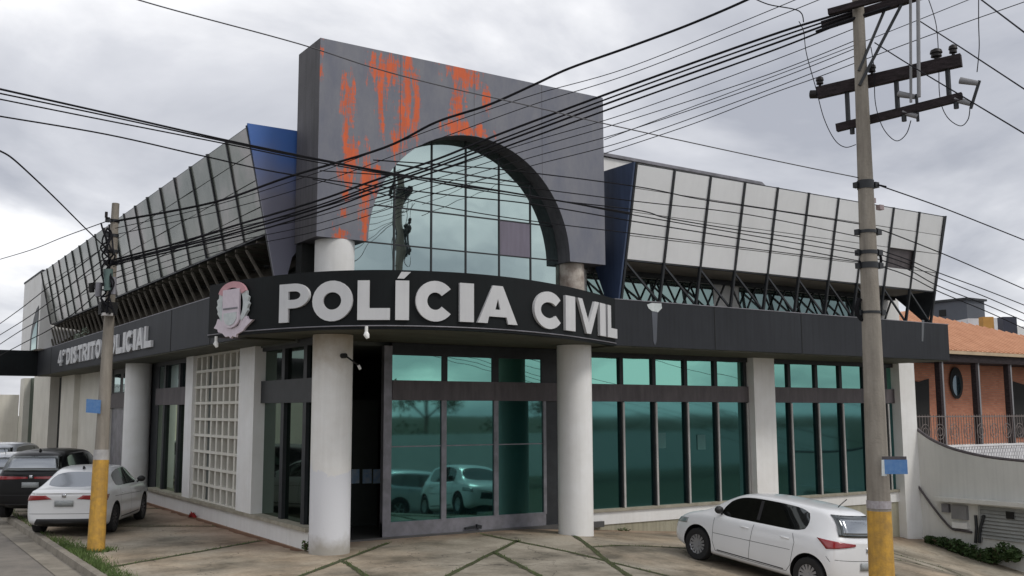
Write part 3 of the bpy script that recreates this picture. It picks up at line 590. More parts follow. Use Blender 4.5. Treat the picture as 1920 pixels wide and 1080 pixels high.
# --- lettering
def arc(cx, cy, rx, ry, a0, a1, n=14): return [(cx+rx*math.cos(R(a0+(a1-a0)*i/n)), cy+ry*math.sin(R(a0+(a1-a0)*i/n))) for i in range(n+1)]
def glyph(c, W=.72, t=.24):
    """outline loops in a box W wide, 1 high; t = stem"""
    h = t*.86
    if c in 'IÍ':
        L_ = [[(0,0),(W,0),(W,1),(0,1)]]
        if c == 'Í': L_.append([(W*.12,1.05),(W*.62,1.05),(W*1.12,1.22),(W*.42,1.22)])
        return L_
    if c == 'L': return [[(0,0),(W,0),(W,h*1.15),(t,h*1.15),(t,1),(0,1)]]
    if c == 'T': return [[(W/2-t/2,0),(W/2+t/2,0),(W/2+t/2,1-h),(W,1-h),(W,1),(0,1),(0,1-h),(W/2-t/2,1-h)]]
    if c == 'V': return [[(W/2-t*.5,0),(W/2+t*.5,0),(W,1),(W-t*1.02,1),(W/2,.32),(t*1.02,1),(0,1)]]
    if c == 'A': return [[(0,0),(t*1.05,0),(t*1.05+.05,.18),(W-t*1.05-.05,.18),(W-t*1.05,0),(W,0),(W/2+t*.56,1),(W/2-t*.56,1)], [(W/2-.085,.37),(W/2+.085,.37),(W/2,.66)]]
    if c == 'O': return [arc(W/2,.5,W/2,.52,0,346,25), arc(W/2,.5,W/2-t,.52-h*1.15,0,346,25)]
    if c == 'º': return [arc(W/2,.8,W/2,.2,0,340,17), arc(W/2,.8,W/2-t*.5,.2-t*.5,0,340,17)]
    if c == 'C':
        o_ = arc(W/2,.5,W/2,.52,38,322,26); i_ = arc(W/2,.5,W/2-t,.52-h*1.15,322,38,22)
        return [o_+[(W*.98-t*.05, .30)] [:0]+i_]
    if c == 'D': return [[(0,0)]+arc(W*.45,.5,W*.55,.5,-90,90,16)+[(0,1)], [(t,h)]+arc(W*.45,.5,W*.55-t,.5-h,-90,90,12)+[(t,1-h)]]
    if c == 'P': return [[(0,0),(t,0),(t,.36)]+arc(W*.5,.68,W*.5,.32,-90,90,14)+[(0,1)], [(t,.58)]+arc(W*.5,.69,W*.5-t*.95,.11,-90,90,8)+[(t,.80)]]
    if c == 'R': return [[(0,0),(t,0),(t,.36),(W*.38,.36),(W-t*1.05,0),(W,0),(W*.72,.40)]+arc(W*.5,.70,W*.46,.30,-60,90,12)+[(0,1)], [(t,.58)]+arc(W*.5,.70,W*.46-t*.95,.12,-90,90,8)+[(t,.82)]]
    if c == '4': return [[(W*.55,0),(W*.55+t,0),(W*.55+t,.2),(W,.2),(W,.38),(W*.55+t,.38),(W*.55+t,1),(W*.5,1),(0,.36),(0,.2),(W*.55,.2)], [(t*.9,.38),(W*.55,.38),(W*.55,.76)]]
    if c == 'S':
        ce = arc(W/2,.745,W/2-t/2,.255-h/2,25,270,16)+arc(W/2,.255,W/2-t/2,.255-h/2,90,-155,16)[1:]
        A_, B_ = [], []
        for i, p in enumerate(ce):
            a, c_ = ce[max(i-1,0)], ce[min(i+1,len(ce)-1)]; dx_, dy_ = c_[0]-a[0], c_[1]-a[1]; l = math.hypot(dx_, dy_) or 1
            A_.append((p[0]-dy_/l*t/2, p[1]+dx_/l*h/2)); B_.append((p[0]+dy_/l*t/2, p[1]-dx_/l*h/2))
        return [A_+B_[::-1]]
    return [[(0,0),(W,0),(W,1),(0,1)]]
def extrude_loops(loops, frame, depth):
    """loops in 2D -> solid; frame = (origin, xaxis, yaxis, normal)"""
    o, X, Y_, Nn = frame; bm = bmesh.new(); E = []
    for lp in loops:
        V = [bm.verts.new(o+X*p[0]+Y_*p[1]+Nn*depth) for p in lp]
        for i in range(len(V)): E.append(bm.edges.new((V[i], V[(i+1)%len(V)])))
    bmesh.ops.triangle_fill(bm, edges=E, use_beauty=True, use_dissolve=False)
    fv = [tuple(v.co) for v in bm.verts]; idx = {v: i for i, v in enumerate(bm.verts)}
    ff = [tuple(idx[v] for v in f.verts) for f in bm.faces]; bm.free()
    vs = list(fv); n = len(vs); vs += [tuple(Vector(v)-Nn*depth) for v in fv]; fs = list(ff)
    k = 0
    for lp in loops:
        m = len(lp)
        for i in range(m): fs.append((k+i, k+(i+1)%m, n+k+(i+1)%m, n+k+i))
        k += m
    return vs, fs
def sign_at_px(px_):
    """where the sight line at this photo column meets the curved sign"""
    d = ray(px_, 570); best = None
    for i in range(len(SP)-1):
        a, c = SP[i], SP[i+1]; ux, uy = c.x-a.x, c.y-a.y
        den = d.x*uy-d.y*ux
        if abs(den) < 1e-9: continue
        s_ = (a.y*d.x-a.x*d.y)/-den if False else (d.y*a.x-d.x*a.y)/(d.x*uy-d.y*ux)
        if -1e-6 <= s_ <= 1+1e-6:
            q = a+(c-a)*s_; dist = q.length
            if best is None or dist < best[0]: best = (dist, SPL[i]+(c-a).length*s_)
    return best[1]
def sp_at(s_):
    for i in range(len(SP)-1):
        if SPL[i+1] >= s_: return SP[i].lerp(SP[i+1], (s_-SPL[i])/(SPL[i+1]-SPL[i]))
    return SP[-1]
LET = [('P',527.4,583),('O',588,662.6),('L',671,731.6),('Í',741,766.5),('C',778,851),('I',860,886),('A',892.6,966.6),('C',997.6,1052),('I',1056,1074),('V',1079,1118.4),('I',1120,1130.5),('L',1134.5,1152)]
for c, xa, xb in LET:
    sa, sb = sign_at_px(xa), sign_at_px(xb); A_, B_ = sp_at(sa), sp_at(sb); wd = (B_-A_).length; H_ = .73
    X = (B_-A_).normalized(); Nn = Vector((X.y, -X.x, 0)); o = Vector((A_.x, A_.y, 4.40))+Nn*.0
    t_ = .27 if c not in 'IÍ' else 1
    W_ = wd/H_; t_ = min(.30, W_*.42)
    vs, fs = extrude_loops(glyph(c, W_, t_), (o, X*H_, Vector((0,0,H_)), Nn), .06)
    b = MB(); b.add(vs, fs); part('letter', b, M_letter, SG)
# district lettering on the left fascia
def text_x(txt, y_start, y_end, z, h, X=6.87):
    """letters on the left front reading from far (high Y) to near"""
    out = []; n = len(txt); tot = sum(.38 if c == ' ' else (.42 if c == 'I' else (.6 if c == 'º' else 1)) for c in txt); u = (y_start-y_end)/tot; y = y_start
    for c in txt:
        wu = .38 if c == ' ' else (.42 if c == 'I' else (.6 if c == 'º' else 1)); 
        if c != ' ':
            W_ = wu*u*.86/h; out.append((c, y, W_)) 
            vs, fs = extrude_loops(glyph(c, W_, min(.30*(1 if c != 'I' else 1.2), W_*.36) if c != 'I' else W_), (Vector((X, y, z)), Vector((0,-h,0)), Vector((0,0,h)), Vector((-1,0,0))), .07)
            b = MB(); b.add(vs, fs); part('letter', b, M_letter, fl_)
        y -= wu*u
text_x('4º DISTRITO POLICIAL', 41.6, 27.3, 4.46, .60)
# crest: board-mounted, follows the left end of the sign
pa, pb = sp_at(sign_at_px(408)), sp_at(sign_at_px(478)); X = (pb-pa).normalized(); Nn = Vector((X.y, -X.x, 0)); wd = (pb-pa).length; H_ = 1.12
def crest(loops, d, dd, m, name, par=None):
    s = []
    for lp in loops: s.append([(p[0], p[1]) for p in lp])
    vs, fs = extrude_loops(s, (Vector((pa.x, pa.y, 4.19))+Nn*d, X*wd, Vector((0,0,H_)), Nn), dd); b = MB(); b.add(vs, fs); return part(name, b, m, par)
ribbon = [(0,.20),(.06,.27),(.10,.36),(.28,.30),(.34,.20),(.5,.16),(.66,.20),(.72,.30),(.86,.36),(.9,.30),(1.03,.28),(.9,.2),(.83,.15),(.78,.1),(.62,.05),(.6,.0),(.52,.03),(.46,-.01),(.42,.03),(.33,.02),(.24,.09),(.12,.12),(.1,.17)]
EM = crest([ribbon], .02, .05, M_crest_p, 'emblem'); EM['label'] = 'pink and white crest with wreath and ribbon'
def wreath(s):
    o_ = []; i_ = []
    for i in range(13):
        a = R(-50+110*i/12); j = .035*(i % 2)
        o_.append((.5+s*(.40+j)*math.cos(a), .58+.38*math.sin(a)+(.02 if i % 2 else 0))); i_.append((.5+s*.28*math.cos(a), .58+.34*math.sin(a)))
    return o_+i_[::-1]
crest([wreath(1)], .03, .05, M_crest_w, 'wreath', EM); crest([wreath(-1)], .03, .05, M_crest_w, 'wreath', EM)
crest([arc(.5,.74,.38,.26,15,165,16)+arc(.5,.72,.26,.17,165,15,16)], .05, .05, M_crest_r, 'arc_band', EM)
crest([[(.28,.40)]+arc(.5,.34,.22,.17,180,360,14)+[(.72,.86),(.28,.86)]], .08, .04, M_crest_p, 'shield', EM)
crest([[(.33,.33),(.40,.24),(.5,.21),(.6,.24),(.67,.33),(.67,.44),(.33,.44)]], .12, .012, M_crest_w, 'shield_field', EM)
crest([[(.31,.50),(.69,.50),(.69,.53),(.31,.53)]], .12, .01, M_frame, 'shield_bar', EM)
# --- arched portal
PY0, PY1 = 18.0, 19.14
PX0, PX1, PZ0, PZ1 = 7.56, 14.84, 6.15, 10.2
AC, AR = 11.24, 2.56
def front_px(x, y): p = ony(x, y, PY0); return p.x, p.z
BL = []
for (x, y, rx, ry) in ((652,190,12,48),(655,290,14,40),(650,240,6,60),(730,130,34,26),(715,190,10,50),(765,160,14,60),(755,230,12,40),(780,200,7,70),(870,140,30,24),(855,185,12,40),(912,185,6,30),(862,240,22,16),(885,245,28,10),
                       (690,345,14,50),(682,410,9,40),(650,330,14,22),(645,400,8,10),(640,440,14,12),(600,95,5,22),(740,265,8,26),(706,320,14,10),(648,365,7,12),(860,215,8,14),(602,130,3,20)):
    a = front_px(x, y); c = front_px(x+rx, y); e_ = front_px(x, y+ry); BL.append((a[0], a[1], max(.05, (c[0]-a[0]))*1.35, abs(a[1]-e_[1])*1.25, 1.02))
M_portal = portal_mat(BL)
M_portal_side = mat('portal_side_paint', (.11, .105, .115), .7, c2=(.06, .058, .062), scale=.8, amt=.6, streak=.4, bump=.2)
outl = [(PX0, PZ0)]+[(AC-AR*math.cos(R(a)), PZ0+AR*math.sin(R(a))) for a in np.linspace(0, 180, 49)]+[(PX1, PZ0), (PX1, PZ1), (PX0, PZ1)]
bm = bmesh.new(); V = [bm.verts.new(Vector((x, PY0, z))-OFF) for x, z in outl]; f = bm.faces.new(V); r = bmesh.ops.extrude_face_region(bm, geom=[f])
for v in [g_ for g_ in r['geom'] if isinstance(g_, bmesh.types.BMVert)]: v.co.y += PY1-PY0
bmesh.ops.recalc_face_normals(bm, faces=bm.faces)
for f in bm.faces: f.material_index = 0 if f.normal.y < -.9 else 1
bmesh.ops.triangulate(bm, faces=[f for f in bm.faces if len(f.verts) > 4])
me = bpy.data.meshes.new('portal'); bm.to_mesh(me); bm.free(); me.materials.append(M_portal); me.materials.append(M_portal_side)
po = bpy.data.objects.new('portal', me); COL.objects.link(po); po.parent = ST; po['label'] = 'grey slab portal with arch, peeling orange patches'
for x_ in (9.38, 11.2, 13.03):
    z0_ = PZ0+math.sqrt(max(0, AR**2-(x_-AC)**2)) if abs(x_-AC) < AR else PZ0
    b = MB(); b.box((x_, PY0-.002, z0_+.01), (x_+.008, PY0+.004, PZ1-.01)); part('portal_joint', b, M_portal_side, po)
# arch glazing
GY = 18.46
b = MB(); b.add([(8.58, GY, ZT-.2), (13.55, GY, ZT-.2), (13.55, GY, PZ0), (8.58, GY, PZ0)], [(0,1,2,3)])
pts = [(AC-(AR-.01)*math.cos(R(a)), GY, PZ0+(AR-.01)*math.sin(R(a))) for a in np.linspace(0, 180, 41)]
b.add(pts, [tuple(range(41))[::-1]])
mg = MB(); xs_ = [8.58, 9.5, 10.4, 11.27, 12.15, 13.01, 13.82]; zs_ = [5.2, 6.22, 7.02, 7.95, 8.8]
pane = MB()
for i in range(6):
    for j in range(4):   # each pane its own slight tilt
        x0, x1, z0, z1 = xs_[i], xs_[i+1], zs_[j], zs_[j+1]
        t1, t2 = random.gauss(0, .0012), random.gauss(0, .0012); NX = 6; q = []
        for a_ in range(NX+1):
            x = x0+(x1-x0)*a_/NX; x_c = max(AC-AR+.005, min(AC+AR-.005, x)) if z1 > 6.3 else x
            lim = PZ0+math.sqrt(max(0, AR**2-(x_c-AC)**2))-.002
            q.append((x_c, min(z0, lim) if z1 > 6.3 else z0, min(z1, lim) if z1 > 6.3 else z1))
        for a_ in range(NX):
            (xa, za, zb), (xb, zc, zd) = q[a_], q[a_+1]
            if zb-za < 1e-3 and zd-zc < 1e-3: continue
            f_ = lambda x, z: (x, GY+t1*(x-x0)+t2*(z-z0), z)
            pane.add([f_(xa, za), f_(xb, zc), f_(xb, zd), f_(xa, zb)], [(0,1,2,3)])
AW = MB()
for x in xs_[1:-1]: AW.box((x-.018, GY-.02, 5.2), (x+.018, GY+.03, PZ0+math.sqrt(max(0, AR**2-(x-AC)**2))-.005))
for z in zs_[1:-1]:
    hw = math.sqrt(max(0, AR**2-(max(z, PZ0)-PZ0)**2))-.01 if z > PZ0 else 2.5
    AW.box((AC-hw, GY-.017, z-.014), (AC+hw, GY+.028, z+.014))
aw = part('arched_window', AW, M_darkmetal); part('pane', pane, G_arch, aw, fixn=False)
b = MB(); b.box((12.165, GY-.012, 6.23), (13.0, GY+.01, 7.0)); part('grey_infill', b, mat('lilac_infill', (.19, .17, .22), .6, c2=(.14, .125, .16), sc3=(4, 1, .4)), aw)
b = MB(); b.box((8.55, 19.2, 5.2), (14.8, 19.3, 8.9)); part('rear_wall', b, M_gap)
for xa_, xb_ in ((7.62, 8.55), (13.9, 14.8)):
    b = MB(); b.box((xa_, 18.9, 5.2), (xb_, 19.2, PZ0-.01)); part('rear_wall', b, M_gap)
# --- upper storey behind the awnings
b = MB(); b.box((15.3, 19.55, ZT-.2), (28.1, 30, 7.0)); part('upper_wall', b, M_white)
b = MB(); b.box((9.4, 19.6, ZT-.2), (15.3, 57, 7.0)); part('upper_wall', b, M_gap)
b = MB(); b.box((14.9, 20.1, 6.9), (22.5, 27, 9.44)); part('roof_box', b, M_white)
b = MB(); b.poly([(14.85, 20.03, 9.56), (22.55, 20.03, 9.50), (23.15, 20.03, 9.14), (23.15, 20.03, 9.04), (22.5, 20.03, 9.42), (14.85, 20.03, 9.48)], (0, 7, 0)); part('roof_edge', b, M_frame)
# awnings
PLY, PLZ, PBY, PBZ = 17.50, 8.55, 17.95, 6.33
def paneling(side, u0, nb, du, X=None, rows=4):
    """leaning screen of panels; side 'R' runs along X, 'L' along Y"""
    if side == 'R': P3 = lambda u, t, o=0: Vector((u, PLY+(PBY-PLY)*t+o, PLZ+(PBZ-PLZ)*t))
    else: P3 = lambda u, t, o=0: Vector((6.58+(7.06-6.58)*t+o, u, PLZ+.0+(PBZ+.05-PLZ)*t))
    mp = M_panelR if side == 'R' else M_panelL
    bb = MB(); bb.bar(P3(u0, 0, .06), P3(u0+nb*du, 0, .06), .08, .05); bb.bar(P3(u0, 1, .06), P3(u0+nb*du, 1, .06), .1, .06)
    aw_ = part('awning', bb, M_darkmetal, label='leaning light grey panel screen on the right wing' if side == 'R' else 'leaning grimy grey-green panel screen on the long left wing, shade in its colour')
    for i in range(nb):
        ua, ub = u0+i*du+.02, u0+(i+1)*du-.02; pb_ = MB()
        for j in range(rows):
            if side == 'R' and i == 8 and j == 2: continue
            ta, tb = j/rows+.004, (j+1)/rows-.004; k = random.gauss(0, .004); k2 = random.gauss(0, .004)
            q = [P3(ua, ta, k), P3(ub, ta, -k), P3(ub, tb, -k+k2), P3(ua, tb, k+k2)]
            nrm = Vector((0, .02, 0)) if side == 'R' else Vector((.02, 0, 0))
            pb_.poly(q, nrm)
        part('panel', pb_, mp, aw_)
    bk = MB(); o_ = .07; bk.poly([P3(u0+.03, .01, o_), P3(u0+nb*du-.03, .01, o_), P3(u0+nb*du-.03, .99, o_), P3(u0+.03, .99, o_)], Vector((0, .02, 0)) if side == 'R' else Vector((.02, 0, 0))); part('added_backing_sheet', bk, M_frame2, aw_)  # dark sheet added behind the panels to darken the seams
    for i in range(nb+1):
        u = u0+i*du; bb = MB(); up = (0, 1, 0) if side == 'R' else (1, 0, 0)
        bb.bar(P3(u, -.01, -.005), P3(u, 1.0, -.005), .06 if side == 'R' else .05, .06, up)
        if side == 'R' or i == 0: bb.bar(P3(u, 1.0, -.01), P3(u, 1.44, -.01), .06, .07, up)
        part('mullion', bb, M_darkmetal, aw_)
    tr_ = MB()
    for i in range(nb):
        u = u0+i*du
        if side == 'R':
            tr_.bar(P3(u, 1.02, .02), P3(u+du, 1.42, .02), .045, .05)
            tr_.bar((u+.1, 19.35, 6.2), (u+du*.5, 19.35, 5.35), .04); tr_.bar((u+du*.9, 19.35, 6.2), (u+du*.5, 19.35, 5.35), .04)
        else:
            
            for k_ in (0, .5):
                v_ = u+k_*du; tr_.bar((7.08, v_, 6.28), (8.25, v_, 6.14), .08, .06); tr_.bar((7.15, v_+.35, 5.40), (8.25, v_, 6.12), .06, .07); tr_.bar((7.15, v_+.35, 5.42), (7.1, v_+du, 6.2), .05, .05)
    part('truss', tr_, M_darkmetal if side == 'R' else mat('rusty_strut', (.095, .085, .07), .85, c2=(.045, .04, .032), scale=3, spec=.1), aw_)['kind'] = 'stuff'
    return aw_
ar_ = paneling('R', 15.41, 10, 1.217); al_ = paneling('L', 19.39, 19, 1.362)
b = MB(); b.box((15.45, 19.30, 6.18), (27.6, 19.42, 6.30)); b.box((8.26, 19.5, 6.08), (8.36, 45, 6.22)); part('beam', b, M_darkmetal)
b = MB(); b.poly([(15.45, 17.97, 6.34), (27.55, 17.97, 6.34), (27.55, 19.54, 6.30), (15.45, 19.54, 6.30)], (0, 0, .05)); part('soffit', b, M_soffit2)
b = MB(); b.poly([(7.1, 19.5, 6.36), (7.1, 45.2, 6.36), (9.38, 45.2, 6.26), (9.38, 19.5, 6.26)], (0, 0, .05)); part('soffit', b, M_soffit)
# clerestory glass
b = MB()
for a, c in ((15.5, 19.9), (20.9, 26.6)): b.add([(a, 19.53, 5.2), (c, 19.53, 5.2), (c, 19.53, 6.18), (a, 19.53, 6.18)], [(0,1,2,3)])
part('clerestory_pane', b, glass('clerestory_glass', (.24, .34, .33), (.04, .06, .06), .6), fixn=False)
b = MB(); b.add([(9.38, 19.6, 5.2), (9.38, 45, 5.2), (9.38, 45, 6.18), (9.38, 19.6, 6.18)], [(3,2,1,0)]); part('clerestory_pane', b, G_dark, fixn=False)
# gussets closing the ends
b = MB(); b.poly([(15.36, 17.46, 8.58), (15.36, 18.95, 8.58), (15.36, 18.95, 6.2), (15.36, 18.55, 5.35), (15.36, 18.12, 5.35)], (-.05, 0, 0)); part('gusset', b, M_navy, label='navy blue end cheek of the right awning')
b = MB(); b.poly([(27.62, 17.46, 8.58), (27.62, 17.95, 6.33), (27.62, 18.3, 5.35), (27.62, 19.4, 6.33), (27.62, 19.2, 8.58)], (.05, 0, 0)); part('gusset', b, M_darkmetal)
b = MB(); b.poly([(6.55, 19.36, 8.60), (8.3, 19.36, 8.60), (8.3, 19.36, 6.9), (7.58, 19.36, 5.9), (7.45, 19.36, 5.35), (7.24, 19.36, 5.35)], (0, -.05, 0))
def gradient_mat():  # blue towards the top, grey below, edge broken by noise
    m = bpy.data.materials.new('blue_to_grey_panel'); m.use_nodes = True; t = m.node_tree; bs = t.nodes['Principled BSDF']; L = t.links.new
    ge = N(t, 'ShaderNodeNewGeometry'); sp = N(t, 'ShaderNodeSeparateXYZ'); L(ge.outputs['Position'], sp.inputs[0])
    no = N(t, 'ShaderNodeTexNoise', i_Scale=1.2, i_Detail=5); L(ge.outputs['Position'], no.inputs['Vector'])
    ad = N(t, 'ShaderNodeMath', operation='ADD'); L(sp.outputs[2], ad.inputs[0]); L(no.outputs[0], ad.inputs[1])
    mr = N(t, 'ShaderNodeMapRange'); mr.inputs[1].default_value = 7.6; mr.inputs[2].default_value = 8.9; L(ad.outputs[0], mr.inputs[0])
    mxn = N(t, 'ShaderNodeMix', data_type='RGBA'); L(mr.outputs[0], mxn.inputs[0]); mxn.inputs[6].default_value = (.165, .165, .215, 1); mxn.inputs[7].default_value = (.05, .14, .42, 1)
    L(mxn.outputs[2], bs.inputs['Base Color']); bs.inputs['Roughness'].default_value = .45; return m
part('gusset', b, gradient_mat(), label='blue end cheek of the long left awning, greyer lower down')
# white far-end block with its narrow arched recess
b = MB(); b.box((6.62, 45.35, ZT+.02), (8.6, 50.4, 8.62)); part('end_block', b, M_white)
b = MB(); b.box((6.60, 45.3, 8.62), (8.7, 50.5, 8.70)); part('capping', b, M_fascia)
b = MB(); pts = [(6.61, 45.7, 5.35), (6.61, 47.6, 5.35), (6.61, 47.6, 5.9), (6.61, 47.4, 6.3), (6.61, 46.9, 6.75), (6.61, 46.3, 7.1), (6.61, 45.7, 7.2)]
b.poly(pts, (-.01, 0, 0)); part('arched_recess', b, M_darkmetal)
b = MB(); b.poly([(6.595, 45.8, 5.36), (6.595, 47.1, 5.36), (6.595, 47.1, 5.9), (6.595, 46.6, 6.3), (6.595, 45.8, 6.6)], (-.005, 0, 0)); part('recess_pane', b, G_arch)

# ================================================================== left neighbour wall, far wall
b = MB(); b.box((-20, 58.8, -.3), (XF-.1, 59.1, 3.6)); tag(b.build('boundary_wall', M_cream), 'pale cream boundary wall beyond the far left cars', 'wall')
b = MB(); p = [(-20, 59.5, 3.5), (6.6, 59.5, 3.5), (6.6, 59.5, 4.15), (-20, 59.5, 4.9)]; b.poly(p, (0, 8, 0)); tag(b.build('shed_roof', mat('white_sheet_roof', (.75, .75, .76), .6)), 'white sheet roof behind the cream wall at the far left', 'roof')

# ================================================================== right boundary wall (curved top), with its fittings
WX = 28.62
top = smooth([Vector((0, *list(onx(x, y, WX))[1:])) for x, y in ((1686,778),(1712,801),(1740,822),(1770,837),(1800,847),(1850,858),(1920,866),(1990,870))], 5)
BW = empty('curved_boundary_wall', (WX, 17.5, -1.5), label='grey boundary wall with sweeping concave top beside the police station', cat='wall')
bo = BW.location.copy()
b = MB(); vs = []
for p in top:
    for xx in (WX, WX+.2): vs += [(xx, p.y, -3), (xx, p.y, p.z)]
fs = []
for i in range(len(top)-1):
    k, l = 4*i, 4*i+4; fs += [(k, k+1, l+1, l), (k+2, l+2, l+3, k+3), (k+1, k+3, l+3, l+1)]
fs += [(0,2,3,1)]; l = 4*len(top)-4; fs += [(l, l+1, l+3, l+2)]
b.add(vs, fs); b.build('wall', M_wallgrey, BW, bo)
b = MB(); b.tube([Vector((WX+.03, p.y, p.z+.02)) for p in top], .05, 6); b.build('coping', M_frame2, BW, bo)
def wp(x, y, o=0): p = onx(x, y, WX-o); return Vector((WX-o, p.y, p.z))
b = MB(); b.tube(smooth([wp(1698,874,.06), wp(1722,912,.06), wp(1752,954,.06), wp(1782,989,.06), wp(1800,994,.06), wp(1822,998,.06)], 4), .035, 8); b.build('handrail', M_frame2, BW, bo)
a, c = wp(1764, 938, 0), wp(1960, 953, 0)
b = MB(); b.poly([(WX, a.y, a.z), (WX, c.y, c.z), (WX, c.y, c.z+.12), (WX, a.y, a.z+.12)], (-.35, 0, 0)); b.build('ledge', M_wallgrey, BW, bo)
for x0, y0, x1, y1, m_, nm in ((1769, 944, 1783, 961, M_frame, 'meter_box'), (1787, 946, 1817, 975, M_grey_ins, 'meter_box'), (1789, 978, 1818, 992, M_white, 'white_plate')):
    p, q = wp(x0, y0), wp(x1, y1); b = MB(); b.box((WX-.12, p.y, p.z), (WX, q.y, q.z)); b.build(nm, m_, BW, bo)
p, q = wp(1838, 948), wp(1965, 1022); b = MB(); nl = 9
for i in range(nl):
    z = p.z+(q.z-p.z)*i/nl; b.poly([(WX-.01, p.y, z), (WX-.01, q.y, z-.02), (WX-.07, q.y, z-.02-.09), (WX-.07, p.y, z-.09)], (-.012, 0, 0))
b.box((WX-.08, p.y-.03, q.z-.1), (WX, p.y+.03, p.z)); b.build('louvre_grille', M_louver, BW, bo)
for x0, x1 in ((1829, 1831), (1845, 1838)):
    b = MB(); b.tube([wp(x0, 966, .12), wp(x1, 990, .12), wp(x1-2, 1018, .12)], .045, 8); b.build('pipe', M_darkmetal, BW, bo)
p = wp(1894, 966, .085); b = MB(); b.box((WX-.1, p.y-.12, p.z-.1), (WX-.08, p.y+.12, p.z+.1)); b.build('vent_hole', M_black, BW, bo)

# ================================================================== brick house on the right
HO = Vector((36, 23, 0)); HS = empty('brick_house', HO, label='orange brick house with terracotta hip roof and dark veranda posts', cat='house')
HY = 23.2
b = MB(); b.box((29.3, HY, -2), (47, 34, 5.0)); b.build('wall', M_brick, HS, HO)
ex0, ex1, ey0, ey1, ez = 28.9, 48, 21.9, 35.0, 4.98; pk = Vector((38.2, 26.2, 7.0)); pk2 = Vector((38.2, 30, 7.0))
b = MB(); b.add([(ex0,ey0,ez),(ex1,ey0,ez),(ex1,ey1,ez),(ex0,ey1,ez),pk,pk2], [(0,1,4),(1,2,5,4),(2,3,5),(3,0,4,5),(3,2,1,0)]); rf = b.build('roof', M_roof, HS, HO)
b = MB()
for i in range(60):     # tile courses running up the front slope
    x = ex0+.2+i*(ex1-ex0-.4)/59
    tmax = (x-ex0)/(pk.x-ex0) if x < pk.x else (ex1-x)/(ex1-pk.x)
    a = Vector((x, ey0, ez+.01)); n_ = Vector((x, ey0+(pk.y-ey0)*tmax, ez+(pk.z-ez)*tmax+.01)); b.tube([a, n_], .055, 6)
b.build('tile_ribs', M_roof, rf, HO)
b = MB(); b.box((ex0, ey0-.05, ez-.14), (ex1, ey0+.03, ez-.02)); b.box((ex0-.03, ey0, ez-.14), (ex0+.05, ey1, ez-.02)); b.build('gutter', mat('gutter_cream', (.55, .42, .28), .6), rf, HO)
b = MB(); b.box((29.2, 21.95, 4.55), (47, HY-.02, 4.84)); b.build('veranda_beam', M_wood, HS, HO)
for px_ in (1763, 1831, 1892, 1950):
    p = ony(px_, 760, 22.1); b = MB(); b.box((p.x-.08, 22.0, -1), (p.x+.08, 22.2, 4.6)); b.build('veranda_post', M_wood, HS, HO)
    b = MB(); b.box((p.x+.10, 22.02, -1), (p.x+.20, 22.12, 4.55)); b.build('downpipe', M_grey_ins, HS, HO)
def hw(x, y): p = ony(x, y, HY-.03); return (p.x, HY-.03, p.z)
b = MB(); b.poly([hw(1703,712), hw(1722,716), hw(1741,710), hw(1744,830), hw(1705,830)], (0,-.02,0)); b.build('window', M_black, HS, HO)
b = MB(); b.poly([hw(1899,715), hw(1922,722), hw(1924,820), hw(1900,820)], (0,-.02,0)); b.build('window', M_black, HS, HO)
p = ony(1793, 718, HY-.06); b = MB(); b.poly([(p.x+.42*math.cos(R(a)), HY-.05, p.z+.62*math.sin(R(a))) for a in range(0, 360, 15)], (0,-.03,0)); ow = b.build('oval_window', M_black, HS, HO)
b = MB(); b.poly([(p.x-.04+.26*math.cos(R(a)), HY-.09, p.z-.1+.40*math.sin(R(a))) for a in range(0, 360, 20)], (0,-.01,0)); b.build('pane', glass('oval_glass', (.2,.26,.3), (.01,.03,.04), .5), ow, HO)
# iron railing
RY = 20.9
RL = empty('iron_railing', (33, RY, 1.5), label='wrought iron railing with scrolls in front of the brick house', cat='railing'); ro_ = RL.location.copy()
p0, p1 = ony(1702, 772, RY), ony(1702, 846, RY); zt_, zb_ = 2.55, p1.z
b = MB()
b.bar((29.0, RY, zt_), (41, RY, zt_), .035); b.bar((29.0, RY, zb_+.1), (41, RY, zb_+.1), .035); b.build('rail', M_iron, RL, ro_)
b = MB(); x = 29.1
while x < 41:
    b.bar((x, RY, zb_+.1), (x, RY, zt_+.06), .018); x += .16
b.build('bars', M_iron, RL, ro_)
for k in range(14):
    cx_ = 29.5+k*.82; b = MB()
    for rr in (.26, .14): b.tube([(cx_+rr*math.cos(R(a)), RY-.02, (zt_+zb_)/2+.05+rr*math.sin(R(a))) for a in range(0, 361, 24)], .012, 5, False)
    b.build('scroll', M_iron, RL, ro_)
# white openwork parapet
b = MB(); LY = 20.2; a = ony(1790, 837, LY); zt_ = a.z
for r_ in range(6):
    for k in range(70):
        x = 29.2+k*.16+(r_ % 2)*.08; z = zt_-.06-r_*.13; b.box((x, LY, z-.05), (x+.10, LY+.06, z+.05))
b.box((29.1, LY-.02, zt_-.02), (41, LY+.09, zt_+.04)); b.box((29.1, LY+.061, zt_-1.6), (41, LY+.12, zt_-.03))
tag(b.build('openwork_parapet', M_whitelat), 'white openwork block parapet behind the curved grey wall', 'parapet')
b = MB(); b.box((28.9, LY+.2, -2.5), (41, HY, zb_+.05)); tag(b.build('raised_terrace', M_wallgrey), kind='structure')
